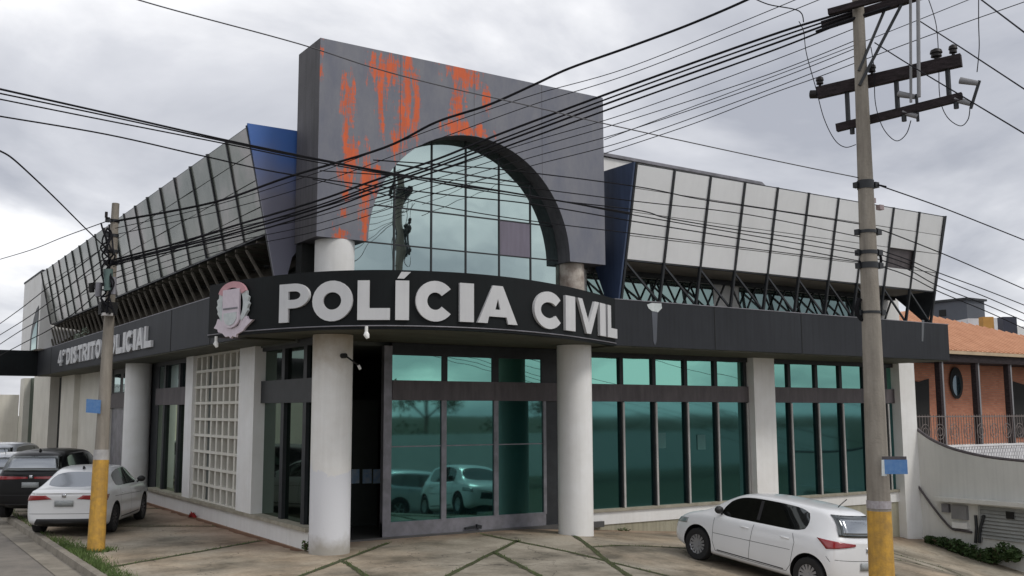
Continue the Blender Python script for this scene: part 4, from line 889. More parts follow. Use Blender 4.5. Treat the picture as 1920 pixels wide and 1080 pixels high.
# distant buildings
c0 = ond(1812, 562, 65); 
def along(px_, base, axis):
    k = (px_-900)/F_*math.cos(PITCH)
    bx, by = base.x, base.y   # solve (base + t*axis) at photo column
    num = k*(bx*Fh.x+by*Fh.y)-(bx*Rt.x+by*Rt.y); den = (axis[0]*Rt.x+axis[1]*Rt.y)-k*(axis[0]*Fh.x+axis[1]*Fh.y); return num/den
ty, tx = abs(along(1730, c0, (0,1))), abs(along(1858, c0, (1,0)))
GO = Vector((c0.x+tx/2, c0.y+ty/2, 0)); GB = empty('grey_building', GO, label='dark grey flat-roofed block rising behind the terracotta roof', cat='building')
b = MB(); b.box((c0.x, c0.y, -2), (c0.x+tx, c0.y+ty, c0.z)); b.build('wall', M_grey_bld, GB, GO)
b = MB(); b.box((c0.x-.15, c0.y-.15, c0.z), (c0.x+tx+.1, c0.y+ty, c0.z+.14)); b.build('coping', M_darkmetal, GB, GO)
q = onx(1766, 588, c0.x-.02); b = MB(); b.box((c0.x-.03, q.y-.3, q.z-.2), (c0.x, q.y+.2, q.z+.25)); b.build('window', M_black, GB, GO)
def billboard_box(x0, y0, x1, D, m_, name, label, cat, dep=2.):
    p, q = ond(x0, y0, D), ond(x1, y0, D); X = (q-p); b = MB(); back = Vector((Fh.x, Fh.y, 0))*dep
    b.poly([(p.x, p.y, -1), (q.x, q.y, -1), (q.x, q.y, p.z), (p.x, p.y, p.z)], back); c_ = (p+q)/2; c_.z = 0
    return tag(b.build(name, m_, None, c_), label, cat)
billboard_box(1815, 597, 1850, 58, M_whitelat, 'low_white_house', 'low white house wall just under the dark grey block', 'house', 8)
billboard_box(1843, 594, 1863, 55, M_ochre, 'ochre_chimney', 'ochre yellow chimney stack behind the terracotta roof', 'chimney', .5)
billboard_box(1864, 596, 1882, 60, M_whitelat, 'white_stair_tower', 'narrow white stair tower between the ochre chimney and the dark tank', 'building', .6)
tk = billboard_box(1880, 594, 1906, 56, mat('tank_blue_black', (.03, .035, .06), .5), 'water_tank_tower', 'dark blue-black tank tower at the far right above the roof', 'tank tower', .6)
billboard_box(1905, 612, 1990, 64, M_white, 'white_house', 'white house edge at the right margin above the roof', 'house', 6)
# low neighbours far down the left street
b = MB(); b.box((-30, 70, 0), (-12, 90, 4.5)); tag(b.build('far_house', M_cream), 'low cream house far down the left street', 'house')

# ================================================================== utility poles
def pole_shaft(b, base, top_, r0, r1, n=16):
    b.tube([Vector(base).lerp(Vector(top_), t) for t in (0, .25, .5, .75, 1)], r0, n, True, r1)
PB = Vector((13.20, 9.78, tz(13.2, 9.78)-.1))
PR = empty('utility_pole', PB, label='tall concrete pole with yellow foot and timber crossarms in front of the parked hatchback', cat='utility pole')
def pr(x, y, D=16.05): return ond(x, y, D)
ax = [pr(1613, 100), pr(1622, 300), pr(1630, 560), pr(1642, 790), pr(1651, 1000)]
# axis: straight, slightly out of plumb
tp = pr(1606, -60); bt = pr(1657, 1165)
dirp = (tp-bt); 
def ax_at(z): return bt+dirp*((z-bt.z)/dirp.z)
PB = ax_at(-.75); PR.location = PB
def rad(z): return .198-(.198-.088)*max(0, min(1, (z+.6)/10.2))
b = MB(); zz = [1.18, 2.5, 4, 5.5, 7, 8.5, 9.9]; b.tube([ax_at(z) for z in zz], [rad(z) for z in zz], 20); b.build('shaft', M_concpole, PR, PB)
b = MB(); b.tube([ax_at(-.8), ax_at(.3), ax_at(1.18)], [rad(-.8)+.004, rad(.3)+.004, rad(1.18)+.004], 20); b.build('yellow_band', M_yellow, PR, PB)
b = MB(); b.tube([ax_at(1.22), ax_at(1.34)], rad(1.2)+.007, 20); b.build('paper_notice', mat('torn_paper', (.44, .42, .44), .8, c2=(.24, .20, .20), scale=18, amt=.2), PR, PB)
cdv = Vector((.37, -.93, 0)).normalized(); cn = Vector((.93, .37, 0))
def cross(px0, py0, px1, py1, a, bh, name, doff):
    """crossarm through the pole, both ends on the sight lines of the photo"""
    pc = ax_at(2.75+ (770-(py0+py1)/2)/1880*16.05)+cn*0
    outs = []
    for (x, y) in ((px0, py0), (px1, py1)):
        d = ray(x, y); # intersect with the vertical plane through the pole along cdv
        nn = Vector((cdv.y, -cdv.x, 0)); t = (pc-EYEV).dot(nn)/d.dot(nn); outs.append(EYEV+d*t)
    o = outs; b = MB(); nn = Vector((cdv.y, -cdv.x, 0)) 
    if nn.dot(EYEV-pc) < 0: nn = -nn
    k = nn*doff
    b.bar(o[0]+k, o[1]+k, a, bh); ob = b.build(name, M_wood, PR, PB); return o[0]+k, o[1]+k, nn
u0_, u1_, nn = cross(1526, 169, 1798, 106, .12, .20, 'crossarm', -.20)
l0_, l1_, _ = cross(1562, 235, 1800, 175, .10, .13, 'crossarm', -.20)
t0_, t1_, _ = cross(1535, 42, 1735, -22, .12, .14, 'crossarm', -.20)
t2_, t3_, _ = cross(1560, 30, 1700, -8, .08, .10, 'secondary_rack', .20)
for s_ in (.1, .52, .93): 
    b = MB()
    q = l0_.lerp(l1_, s_*.97 if s_ > .2 else .10); tt_ = ((q-u0_).x*cdv.x+(q-u0_).y*cdv.y)/(u1_-u0_).length; p = u0_.lerp(u1_, tt_); b.bar(p-Vector((0,0,.05)), q, .06, .05); b.build('hanger_strap', M_darkmetal, PR, PB)
def insul(p, h=.16, r=.05, par=PR):
    b = MB(); b.tube([p+Vector((0,0,h*t)) for t in (0,.25,.3,.55,.6,.85,1)], [r*.4, r*.4, r, r*.9, r*1.15, r, r*.3], 12); return b.build('insulator', M_ceramic, par, PB)
for s_ in (.02, .40, .84, .95): insul(u0_.lerp(u1_, s_)+Vector((0,0,.09)), .20, .085 if s_ == .84 else .06)
b = MB(); b.tube([u0_+Vector((0,0,-.02)), u0_-cdv*.12], .075, 12); b.build('insulator', M_ceramic, PR, PB)
for s_ in (.13, .55, .95):
    p = l0_.lerp(l1_, s_); b = MB(); b.tube([p+Vector((0,0,-.04)), p+Vector((0,0,-.17))], .04, 8); b.build('bolt_hanger', M_darkmetal, PR, PB)
FU = []
for s_ in (.52, .93):   # fuse cut-outs: two grey insulators and the fuse tube
    p, q = u0_.lerp(u1_, s_)+cdv*.12+Vector((0,0,-.32)), l0_.lerp(l1_, s_*.97)+cdv*.08+Vector((0,0,.0))
    b = MB(); b.tube([p, p+cdv*.26-Vector((0,0,.10))], [.055, .04], 10); b.tube([q, q+cdv*.22-Vector((0,0,.12))], [.055, .04], 10); fc = b.build('fuse_cutout', M_grey_ins, PR, PB)
    b = MB(); b.tube([p+cdv*.28-Vector((0,0,.06)), q+cdv*.22-Vector((0,0,.2))], .025, 8); b.build('fuse_tube', M_darkmetal, fc, PB); FU.append((p+cdv*.28, q+cdv*.22-Vector((0,0,.2))))
b = MB(); b.bar(ax_at(8.1)+nn*.12, t0_.lerp(t1_, .78), .05); b.bar(ax_at(8.35)+nn*.12, t0_.lerp(t1_, .62), .04); b.build('brace', M_darkmetal, PR, PB)
b = MB(); b.tube([pr(1708, 192, 15.65), pr(1707, -40, 15.65)], .022, 8); b.tube([pr(1723, 182, 15.5), pr(1721, -40, 15.5)], .03, 8); b.build('drop_conduit', M_grey_ins, PR, PB)
for y_, hgt in ((338, .14), (430, .05), (470, .06), (495, .1), (585, .04)):
    z = 2.75+(770-y_)/1880*16.05; b = MB(); b.tube([ax_at(z-hgt/2), ax_at(z+hgt/2)], rad(z)+.012, 20); q = ax_at(z)+Rt*(rad(z)+.03); b.box(q-Vector((.05,.05,.05)), q+Vector((.05,.05,.04))); q = ax_at(z)-Rt*(rad(z)+.03); b.box(q-Vector((.04,.04,.05)), q+Vector((.04,.04,.04))); b.build('clamp_band', M_darkmetal, PR, PB)
b = MB()
for (x, y) in ((1635, 375), (1650, 388)): p = pr(x, y); b.box(p-Vector((.05,.04,.05)), p+Vector((.05,.04,.03)))
b.build('splice_box', mat('pinkish_plastic', (.42, .33, .33), .6), PR, PB)
b = MB(); b.tube(smooth([pr(1640, 505), pr(1652, 490), pr(1646, 470), pr(1636, 480), pr(1640, 500)], 5), .022, 6); b.tube(smooth([pr(1612, 560), pr(1606, 580), pr(1618, 600), pr(1622, 575)], 5), .04, 6); b.build('cable_coil', M_cable, PR, PB)
# signs hung on the tall pole
b = MB(); p = pr(1655, 862, 15.78); q = pr(1701, 862, 15.65); h = Vector((0,0,-.22)); b.poly([p, q, q+h, p+h], Fh*.015); s_ = tag(b.build('small_sign', M_blue, None, p), 'small blue and white sign fixed to the tall crossarm pole', 'sign')
b = MB(); b.poly([p+Rt*-.02-Fh*.004, p+Rt*.09-Fh*.004, p+Rt*.05+h-Fh*.004-Vector((0,0,.03)), p-Rt*.03+h-Fh*.004-Vector((0,0,.03))], Fh*-.004); o = b.build('torn_corner', M_crest_w, s_, p)
b = MB(); b.poly([p-Fh*-.02+Vector((0,0,.05)), q-Fh*-.02+Vector((0,0,.05)), q-Fh*-.02-Vector((0,0,.06)), p-Fh*-.02-Vector((0,0,.06))], Fh*.01); b.build('backing', M_frame2, s_, p)

# left pole
LB = Vector((4.33, 21.09, 0)); LP = empty('utility_pole', LB, label='shorter concrete pole with yellow foot, standing on the kerb behind the white sedan', cat='utility pole')
lt = ond(217.5, 372, 20.5); lbp = Vector((4.33, 21.09, 0)); ldir = lt-lbp
def lax(z): return lbp+ldir*(z/ldir.z)
def lrad(z): return .155-(.155-.075)*z/7.1
b = MB(); zz = [1.95, 3, 4.5, 6, 7.06]; b.tube([lax(z) for z in zz], [lrad(z) for z in zz], 18); b.build('shaft', M_concpole, LP, LB)
b = MB(); b.tube([lax(-.1), lax(1), lax(1.77)], [.172, .158, .152], 18); b.build('yellow_band', M_yellow, LP, LB)
b = MB(); b.tube([lax(1.77), lax(1.97)], [.150, .148], 18); b.build('white_band', M_whiteband, LP, LB)
def lp_(x, y, D=20.2): return ond(x, y, D)
b = MB(); b.box(lp_(190, 565, 20.0)-Vector((.0,0,0)), lp_(214, 590, 20.2)+Vector((.05,.2,0))); b.build('terminal_box', M_black, LP, LB)
b = MB(); b.box(lp_(193, 586, 19.9), lp_(212, 592, 20.0)+Vector((0,.15,0))); b.build('box_lip', M_whiteband, LP, LB)
b = MB(); b.tube([lp_(171, 531, 20.2), lp_(172, 548, 20.2)], .055, 10); b.tube([lp_(173, 540, 20.2), lp_(200, 545, 20.2)], .02, 6); b.build('lamp_bracket', M_black, LP, LB)
b = MB(); b.tube([lp_(203, 505, 20.0), lp_(203, 545, 20.0)], .09, 10); b.build('splice_closure', mat('teal_grey_plastic', (.10, .16, .15), .6), LP, LB)
b = MB(); b.tube([lp_(186, 530, 20.1), lp_(184, 556, 20.1)], .065, 10); b.tube([lp_(214, 520, 20.0), lp_(213, 552, 20.0)], .05, 10); b.build('grey_cylinder', M_frame, LP, LB)
for k in range(5):
    pts = []; n_ = 9
    for i in range(n_): pts.append(lp_(203+random.uniform(-15, 13), 425+i*20+random.uniform(-10, 10), 20.05+random.uniform(-.15, .1)))
    b = MB(); b.tube(smooth(pts, 4), .018, 6); b.build('loose_cable', M_cable, LP, LB)
b = MB()
for y_ in (412, 440, 470, 492): p = lp_(216-(y_-412)*.05, y_, 20.3); b.tube([lax(p.z-.03), lax(p.z+.03)], lrad(p.z)+.02, 12); q = p-Rt*.16; b.box(q-Vector((.04,.04,.05)), q+Vector((.04,.04,.05)))
b.build('clamp_band', M_darkmetal, LP, LB)
b = MB(); p = lp_(199, 408, 20.2); b.tube([p, p+Vector((0,0,.12))], .03, 8); b.tube([p, lax(p.z)], .012, 5); b.build('insulator', M_ceramic, LP, LB)
b = MB(); p, q = lp_(162, 748, 20.15), lp_(189, 750, 20.05); h = Vector((0,0,-.27)); b.poly([p, q, q+h, p+h], Fh*.012); s_ = tag(b.build('small_sign', M_blue, None, p), 'small plain blue sign fixed to the shorter kerbside pole', 'sign')
b = MB(); k = -Fh*.003; b.poly([p+Rt*.05+h*.35+k, p+Rt*.22+h*.30+k, p+Rt*.22+h*.45+k, p+Rt*.05+h*.5+k], -Fh*.002); b.build('white_mark', M_crest_w, s_, p)

# ================================================================== overhead cables
def wire(pts, d0, d1, r=.010, m_=None, label='', group=None, n=7):
    """pts: photo points along one cable, hung between depths d0 and d1"""
    L_ = [0]
    for i in range(1, len(pts)): L_.append(L_[-1]+math.hypot(pts[i][0]-pts[i-1][0], pts[i][1]-pts[i-1][1]))
    P = [ond(x, y, 1/(1/d0+(1/d1-1/d0)*l/L_[-1])) for (x, y), l in zip(pts, L_)]
    P = smooth(P, n) if len(P) > 2 else [P[0].lerp(P[1], i/6)+Vector((0,0,-.0)) for i in range(7)]
    if pts[-1][0] > 1900 or pts[-1][0] <= 5: P.append(P[-1]+(P[-1]-P[-2]).normalized()*22)
    if pts[0][0] <= 5: P.insert(0, P[0]+(P[0]-P[1]).normalized()*14)
    r = max(.0075, r*.95); b = MB(); b.tube(P, r, 6); c = P[len(P)//2]
    return tag(b.build('overhead_cable', m_ or M_cable, None, c), label, 'cable', group)
G1 = 'cables strung between the two poles'
wire([(215,415),(402,379),(540,332),(720,277),(818,229),(915,197),(1003,158),(1068,128),(1180,88),(1290,47),(1400,0),(1500,-50),(1608,-110)], 20.1, 16.05, .024, label='twisted thick cable, topmost of those sagging across the orange patches', group=G1)
wire([(216,428),(402,385),(600,322),(818,240),(1000,178),(1180,126),(1440,21),(1608,-50)], 20.1, 16.05, .007, label='thin wire just below the twisted topmost cable over the portal', group=G1)
wire([(216,440),(400,399),(600,342),(818,262),(1000,196),(1180,139),(1440,38),(1608,-30)], 20.1, 16.05, .008, label='second thin wire below the twisted topmost cable over the portal', group=G1)
TB = ['topmost', 'second', 'third', 'lowest']
for i, (dy0, dy1, r_) in enumerate(((0, 0, .022), (9, 9, .016), (14, 18, .020), (22, 30, .017))):
    wire([(210,488+dy0*.4),(332,456+dy0*.6),(450,420+dy0),(600,375+dy0),(697,340+dy0),(818,299+dy0),(943,249+dy0+dy1*.2),(1180,161+dy1),(1440,68+dy1),(1560,30+dy1*.7),(1620,12+dy1*.5)], 20.1, 16.13, r_, label=TB[i]+' of the four thick black cables bunched across the top of the arch', group='bunched cables across the arch')
for i, (yl, ym, yr, ye) in enumerate(((500, 322, 211, 95), (512, 335, 225, 118), (524, 348, 244, 133), (536, 362, 262, 147))):
    wire([(212,yl),(400,yl-62),(600,yl-110+i*2),(818,ym),(1000,(ym+yr)/2-2),(1180,yr),(1440,ye+22),(1618,ye-48)], 20.1, 16.15, .008, label=TB[i]+' of the four thin wires strung below the bunched cables over the arch', group='thin wires over the arch')
wire([(1133,288),(1300,232),(1440,178),(1530,146),(1620,112),(1760,60),(1925,2)], 19, 17.9, .009, label='wire rising behind the tall pole towards the upper right corner')
wire([(1133,262),(1440,147),(1620,78),(1840,-10)], 19, 17.9, .008, label='faint wire rising from the portal edge to behind the crossarms')
# from the upper left, passing in front of the building to the tall pole
wire([(-20,162),(0,167),(200,212),(425,263),(600,299),(720,322),(933,357),(1180,399)], 9.5, 13.2, .0115, label='thick main cable from the upper left across the blue cheek of the awning')
wire([(-20,171),(200,217),(425,266),(600,301),(933,362),(1188,393),(1251,409),(1377,430),(1490,446),(1612,468)], 9.5, 16.05, .0085, label='cable beside the thick main cable, running on across the right wing')
wire([(-20,182),(0,186),(200,226),(425,270),(600,305),(818,342),(1000,368),(1188,403),(1400,440),(1612,476)], 9.5, 16.05, .008, label='lowest of the three cables that merge above the left awning')
wire([(-20,214),(0,218),(200,252),(383,293),(550,328),(818,363),(1000,383),(1188,415),(1400,450),(1614,490)], 10, 16.05, .009, label='single wire below the thick main cable at the upper left')
FWr = 'one of the thin wires fanning across the pale panels of the right wing'
wire([(600,320),(900,342),(1188,377),(1400,402),(1612,444)], 13, 16.05, .007, label='thin wire second from the top across the pale panels of the right wing', group='wires across the right wing')
wire([(700,300),(940,318),(1188,349),(1310,373),(1443,393),(1612,420)], 13, 16.05, .009, label='thin wire highest across the pale panels of the right wing', group='wires across the right wing')
wire([(586,336),(900,400),(1188,438),(1400,465),(1616,492)], 13, 16.05, .007, label='thin wire lowest across the pale panels of the right wing', group='wires across the right wing')
wire([(240,-6),(330,20),(560,82),(700,127),(836,163),(1000,200),(1130,231),(1349,279),(1500,311),(1614,334)], 12, 16.05, .009, M_steelcable, 'pale wire crossing high over the top left corner of the portal')
wire([(1640,345),(1662,350)], 16.05, 15.95, .014, label='short stub of clamped cable just right of the tall pole')
wire([(1630,338),(1647,347),(1758,386),(1850,422),(1925,452)], 16.05, 18.4, .011, label='wire leaving the tall pole to the right, highest of those over the terracotta roof')
wire([(1642,428),(1672,438),(1766,475),(1850,511),(1925,544)], 16.05, 18.4, .010, label='second wire down leaving the tall pole to the right')
RWr = 'one of the four close wires running from the tall pole to the right above the dark grey block'
for ki_, (ya, yb, yc) in enumerate(((470,511,574),(478,521,590),(488,536,604),(500,546,618))):
    wire([(1640,ya-4),(1700,ya+16),(1759,yb),(1850,(yb+yc)/2+2),(1925,yc)], 16.05, 18.4, .009, label=TB[ki_]+' of the four close wires from the tall pole above the dark grey block', group='close wires to the right of the tall pole')
wire([(1722,38),(1800,88),(1925,170)], 15.95, 12.5, .010, label='straight wire slanting down right from the top crossarm, upper of the pair')
wire([(1640,80),(1700,118),(1800,178),(1925,253)], 16.05, 12.5, .010, label='straight wire slanting down right behind the fuse cut-outs, lower of the pair')
wire([(1830,-8),(1925,64)], 14, 12, .011, label='short wire across the very top right corner')
wire([(0,283),(22,296),(60,330),(110,378),(160,428),(208,474)], 12, 20.1, .012, label='thick cable dropping from the left margin into the shorter pole')
wire([(-10,489),(60,468),(120,444),(200,415)], 27, 20.2, .010, label='thin wire rising from the left margin to the top of the shorter pole')
HWr = 'one of the slack wires running from the shorter pole down to the lower left margin'
for ki_, P_ in enumerate((((205,455),(150,498),(85,543),(40,578),(-10,614)), ((205,478),(150,520),(93,566),(45,600),(-10,634)), ((205,500),(150,552),(90,592),(39,620),(-10,652)), ((205,520),(160,570),(98,615),(50,640),(-10,672)))):
    wire(P_, 20.1, 34, .013, label=TB[ki_]+' of the four slack wires from the shorter pole to the lower left', group='slack wires at the lower left')
JU = 'looping jumper wire hanging from the crossarms'
wire([(1498,40),(1507,60),(1512,100),(1530,166),(1545,222),(1565,262),(1585,276),(1605,271)], 16.35, 16.05, .008, label='looping jumper wire left of the tall pole shaft')
wire([(1633,88),(1639,130),(1641,190),(1652,232),(1668,256),(1684,264),(1700,250),(1708,226)], 15.95, 15.75, .008, label='looping jumper wire just right of the tall pole shaft')
wire([(1738,-10),(1755,45),(1760,110),(1762,180),(1775,218),(1800,236),(1815,224),(1819,200)], 15.65, 15.5, .008, label='looping jumper wire under the right ends of the crossarms')
wire([(1835,-10),(1835,45),(1836,90),(1832,135)], 15.4, 15.4, .009, label='vertical drop wire at the right end of the crossarms')
wire([(1400,-10),(1440,8),(1497,20),(1507,42)], 16, 16.35, .010, label='short wire curving in to the top left of the crossarms')
wire([(1530,60),(1580,42),(1640,22),(1700,2)], 16.15, 15.85, .03, label='heavy bound cable lying along the top crossarm')

# ================================================================== cars
M_tyre = mat('tyre_rubber', (.016, .016, .017), .85); M_rimS = mat('rim_silver', (.42, .43, .45), .35, metal=.7, c2=(.3, .3, .32)); M_rimD = mat('rim_dark', (.05, .05, .055), .4, metal=.5)
M_carw = mat('car_white', (.78, .79, .80), .28, c2=(.74, .75, .76), scale=1, amt=.2, coat=.7); M_carb = mat('car_black', (.006, .006, .007), .3, c2=(.005, .005, .006), coat=.25, spec=.25)
M_cars = mat('car_silver', (.55, .57, .60), .3, metal=.2, c2=(.5, .52, .55), coat=.7)
M_trim = mat('black_plastic', (.015, .015, .016), .55); M_seam = mat('panel_gap', (.05, .05, .055), .7, c2=(.04,.04,.045))
M_tail = mat('tail_red', (.30, .012, .016), .18, c2=(.22, .01, .014), coat=.8); M_plate = mat('plate_grey', (.38, .40, .40), .5, c2=(.22, .24, .25), scale=30)
M_head = mat('headlamp', (.35, .38, .38), .12, metal=.4); M_chrome = mat('chrome', (.6, .6, .62), .15, metal=1)
def car(name, spec, paint, label, cat='car', group=None, rim=None):
    root = empty(name, (0,0,0), label=label, cat=cat, group=group); Wd = spec['w']; rows = 9
    cols = spec['cols']; V = []; bm = bmesh.new(); grid = []
    for c in cols:
        # c: xl, x4, x5, x6, zb, z3, z4, (y5,z5), (y6r,z6r), z7, ws
        xl_, x4, x5, x6, zb, z3, z4, y5, z5, y6, z6, z7, ws = c
        pts = [(xl_, 0, zb), (xl_, Wd*ws-.10, zb), (xl_, Wd*ws-.01, zb+.10), (xl_, Wd*ws, z3), ((xl_+x4)/2, Wd*ws-.005, (z3+z4)/2+.04), (x4, Wd*ws-.045, z4), (x4, Wd*ws-.085, z4+.035), (x5, y5, z5), (x6, y6, z6), (x6-spec.get('crown', 0), 0, z7)]
        grid.append([(bm.verts.new(p), bm.verts.new((p[0], -p[1], p[2])) if p[1] > 0 else None) for p in pts])
    for g_ in grid:
        for k in (0, len(g_)-1): g_[k] = (g_[k][0], g_[k][0])
    nr = 10
    def face(vs, mi):
        vs = list(dict.fromkeys(vs))
        if len(vs) >= 3:
            f = bm.faces.new(vs); f.material_index = mi; f.smooth = True
    sg0, sg1 = spec['side']; wsr = spec['wind']; rw = spec['rear']
    for i in range(len(cols)-1):
        for k in range(nr-1):
            mi = 0
            if k == 6 and sg0 <= i < sg1: mi = 1
            if k == 8 and i in wsr: mi = 2
            if k == 8 and i in rw: mi = 3
            if k in (0,): mi = 4
            for s_ in (0, 1):
                a, b_, c_, d_ = grid[i][k][s_], grid[i+1][k][s_], grid[i+1][k+1][s_], grid[i][k+1][s_]
                face([a, b_, c_, d_] if s_ else [d_, c_, b_, a], mi)
    for i in (0, len(cols)-1):
        for k in range(nr-1): face([grid[i][k][0], grid[i][k][1], grid[i][k+1][1], grid[i][k+1][0]], 0)
    bmesh.ops.recalc_face_normals(bm, faces=bm.faces)
    # creases around the glass
    cl = bm.edges.layers.float.get('crease_edge') or bm.edges.layers.float.new('crease_edge')
    for e_ in bm.edges:
        ms = {f.material_index for f in e_.link_faces}
        if len(ms) > 1 and ms & {1, 2, 3}: e_[cl] = .8
    me = bpy.data.meshes.new('tmp'); bm.to_mesh(me); bm.free()
    for _ in range(5): me.materials.append(paint)
    tmp = bpy.data.objects.new('tmp', me); COL.objects.link(tmp)
    md = tmp.modifiers.new('s', 'SUBSURF'); md.levels = 3; md.render_levels = 3
    cut = []
    for xw in spec['axles']:
        for s_ in (-1, 1):
            cb = MB(); r_ = spec['wr']+.055; cb.tube([(xw, s_*(Wd-.30), spec['wr']+.015), (xw, s_*(Wd+.3), spec['wr']+.015)], r_, 40)
            co = cb.build('cut', paint)
            for _ in range(4): co.data.materials.append(paint)
            for p_ in co.data.polygons: p_.material_index = 4
            cut.append(co); bmd = tmp.modifiers.new('b', 'BOOLEAN'); bmd.operation = 'DIFFERENCE'; bmd.object = co; bmd.solver = 'EXACT'
    bpy.context.view_layer.update(); dg = bpy.context.evaluated_depsgraph_get(); ev = tmp.evaluated_get(dg); em = bpy.data.meshes.new_from_object(ev, depsgraph=dg)
    for o_ in cut+[tmp]: bpy.data.objects.remove(o_)
    full = bmesh.new(); full.from_mesh(em); tree = BVHTree.FromBMesh(full)
    mats_ = [paint, G_car, G_car, G_carb if spec.get('lightrear') else G_car, M_trim]
    nm_ = ['body', 'side_windows', 'windscreen', 'rear_window', 'underbody']
    sets = [[0], [1], [2], [3], [4]]
    for k_, sd_ in ((0,0),(1,1),(1,-1),(2,0),(3,0),(4,0)):
        b2 = full.copy(); bmesh.ops.delete(b2, geom=[f for f in b2.faces if f.material_index != k_ or (sd_ and f.calc_center_median().y*sd_ < 0)], context='FACES')
        if k_ == 1:
            pass
        m2 = bpy.data.meshes.new(nm_[k_]); 
        for f in b2.faces: f.material_index = 0; f.smooth = True
        b2.to_mesh(m2); b2.free(); m2.materials.append(mats_[k_])
        try: m2.set_sharp_from_angle(angle=R(42))
        except Exception: pass
        if len(m2.polygons): o_ = bpy.data.objects.new(nm_[k_], m2); COL.objects.link(o_); o_.parent = root
    full.free(); bpy.data.meshes.remove(em)
    def hit(o_, d): 
        h_ = tree.ray_cast(Vector(o_), Vector(d).normalized()); return h_[0], h_[1]
    def patch(name_, poly, origin, ux, uy, d, m_, off=.006, nu=10, nv=6, parent=None):
        """conform a quad patch (4 corners in 2D of frame ux, uy) onto the body"""
        ux, uy, d = Vector(ux), Vector(uy), Vector(d); b = MB(); vs = []
        for j in range(nv+1):
            for i in range(nu+1):
                s_, t_ = i/nu, j/nv; a, b_, c_, e_ = [Vector((*p, 0)) for p in poly]
                q = a.lerp(b_, s_).lerp(e_.lerp(c_, s_), t_); o_ = Vector(origin)+ux*q.x+uy*q.y; h_, n_ = hit(o_, d)
                if h_ is None: return None
                vs.append(h_+n_*off)
        n_ = nu+1; fs = [(j*n_+i, j*n_+i+1, (j+1)*n_+i+1, (j+1)*n_+i) for j in range(nv) for i in range(nu)]
        b.add(vs, fs, True); o_ = b.build(name_, m_, parent or root, fixn=False)
        sm = o_.modifiers.new('t', 'SOLIDIFY'); sm.thickness = .012; sm.offset = -.6; return o_
    def strip(pts2, s_, m_, wd, name_, mb):
        P = []
        for x, z in pts2:
            h_, n_ = hit((x, s_*2, z), (0, -s_, 0))
            if h_ is not None: P.append((h_, n_))
        for i in range(len(P)-1):
            (a, na), (b_, nb) = P[i], P[i+1]; d = (b_-a).normalized(); q = d.cross(na).normalized()*wd/2; o_ = na*.003
            mb.add([a-q+o_, a+q+o_, b_+q+o_, b_-q+o_], [(0,1,2,3)])
    def lerp2(a, b_, n_=8): return [(a[0]+(b_[0]-a[0])*i/n_, a[1]+(b_[1]-a[1])*i/n_) for i in range(n_+1)]
    mb = MB()
    for s_ in (-1, 1):
        for seg in spec['seams']:
            for i in range(len(seg)-1): strip(lerp2(seg[i], seg[i+1]), s_, M_seam, .008, 'seam', mb)
    mb.build('panel_gaps', M_seam, root, fixn=False)
    mb = MB()
    for s_ in (-1, 1): strip(lerp2((spec['axles'][0]+.5, .30), (spec['axles'][1]-.5, .30), 14), s_, M_trim, .02, 'sill', mb)
    mb.build('sill_shading', M_seam, root, fixn=False)  # grey strip painted in for the shading along the lower sill
    mb = MB()
    for s_ in (-1, 1):
        for x in spec['bpillar']: strip(lerp2((x, spec['belt']+.05), (x+.02, spec['belt']+.40), 4), s_, M_trim, .07, 'bp', mb)
    mb.build('door_pillars', M_trim, root, fixn=False)
    for s_ in (-1, 1):
        for x in spec['handles']:
            h_, n_ = hit((x, s_*2, spec['belt']-.13), (0, -s_, 0)); b = MB(); b.tube([h_+n_*.01-Vector((.09,0,0)), h_+n_*.03-Vector((.05,0,0)), h_+n_*.03+Vector((.05,0,0)), h_+n_*.01+Vector((.09,0,0))], .014, 8); b.build('door_handle', paint, root)
        x = spec['mirror']; h_, n_ = hit((x, s_*2, spec['belt']+.0), (0, -s_, 0)); b = MB()
        c_ = h_+Vector((0, s_*.10, .08)); vs = [c_+Vector((.07*math.cos(u)*math.sin(v), .10*math.cos(v)*s_, .075*math.sin(u)*math.sin(v))) for v in np.linspace(.15, 3.0, 8) for u in np.linspace(0, 6.283, 13)[:-1]]
        b.add(vs, [(j*12+i, j*12+(i+1)%12, (j+1)*12+(i+1)%12, (j+1)*12+i) for j in range(7) for i in range(12)]+[tuple(range(12)), tuple(range(84, 96))], True); b.tube([h_, c_], .02, 6); b.build('wing_mirror', M_trim if spec.get('blackmirror', 1) else paint, root)
    # lights: wrap the rear corner
    for s_ in (-1, 1):
        d = Vector((1, -s_*.8, 0)).normalized(); side = Vector((.8, s_, 0)).normalized(); org = Vector((0, s_*Wd, 0))-d*1.5
        patch('tail_light', spec['tail'], org, side, (0,0,1), d, M_tail)
        d = Vector((-1, -s_*.8, 0)).normalized(); side = Vector((-.8, s_, 0)).normalized(); org = Vector((spec['L'], s_*Wd, 0))-d*1.5
        patch('headlight', spec['head'], org, side, (0,0,1), d, M_head)
    patch('number_plate', [(-.2, spec['platez']), (.2, spec['platez']), (.2, spec['platez']+.13), (-.2, spec['platez']+.13)], (-1.5, 0, 0), (0,1,0), (0,0,1), (1,0,0), M_plate, .012, 4, 2)
    patch('rear_diffuser', [(-.66, spec.get('dz',.26)), (.66, spec.get('dz',.26)), (.58, spec.get('dz',.26)+.13), (-.58, spec.get('dz',.26)+.13)], (-1.5, 0, 0), (0,1,0), (0,0,1), (1,0,0), M_trim, .006, 8, 3)
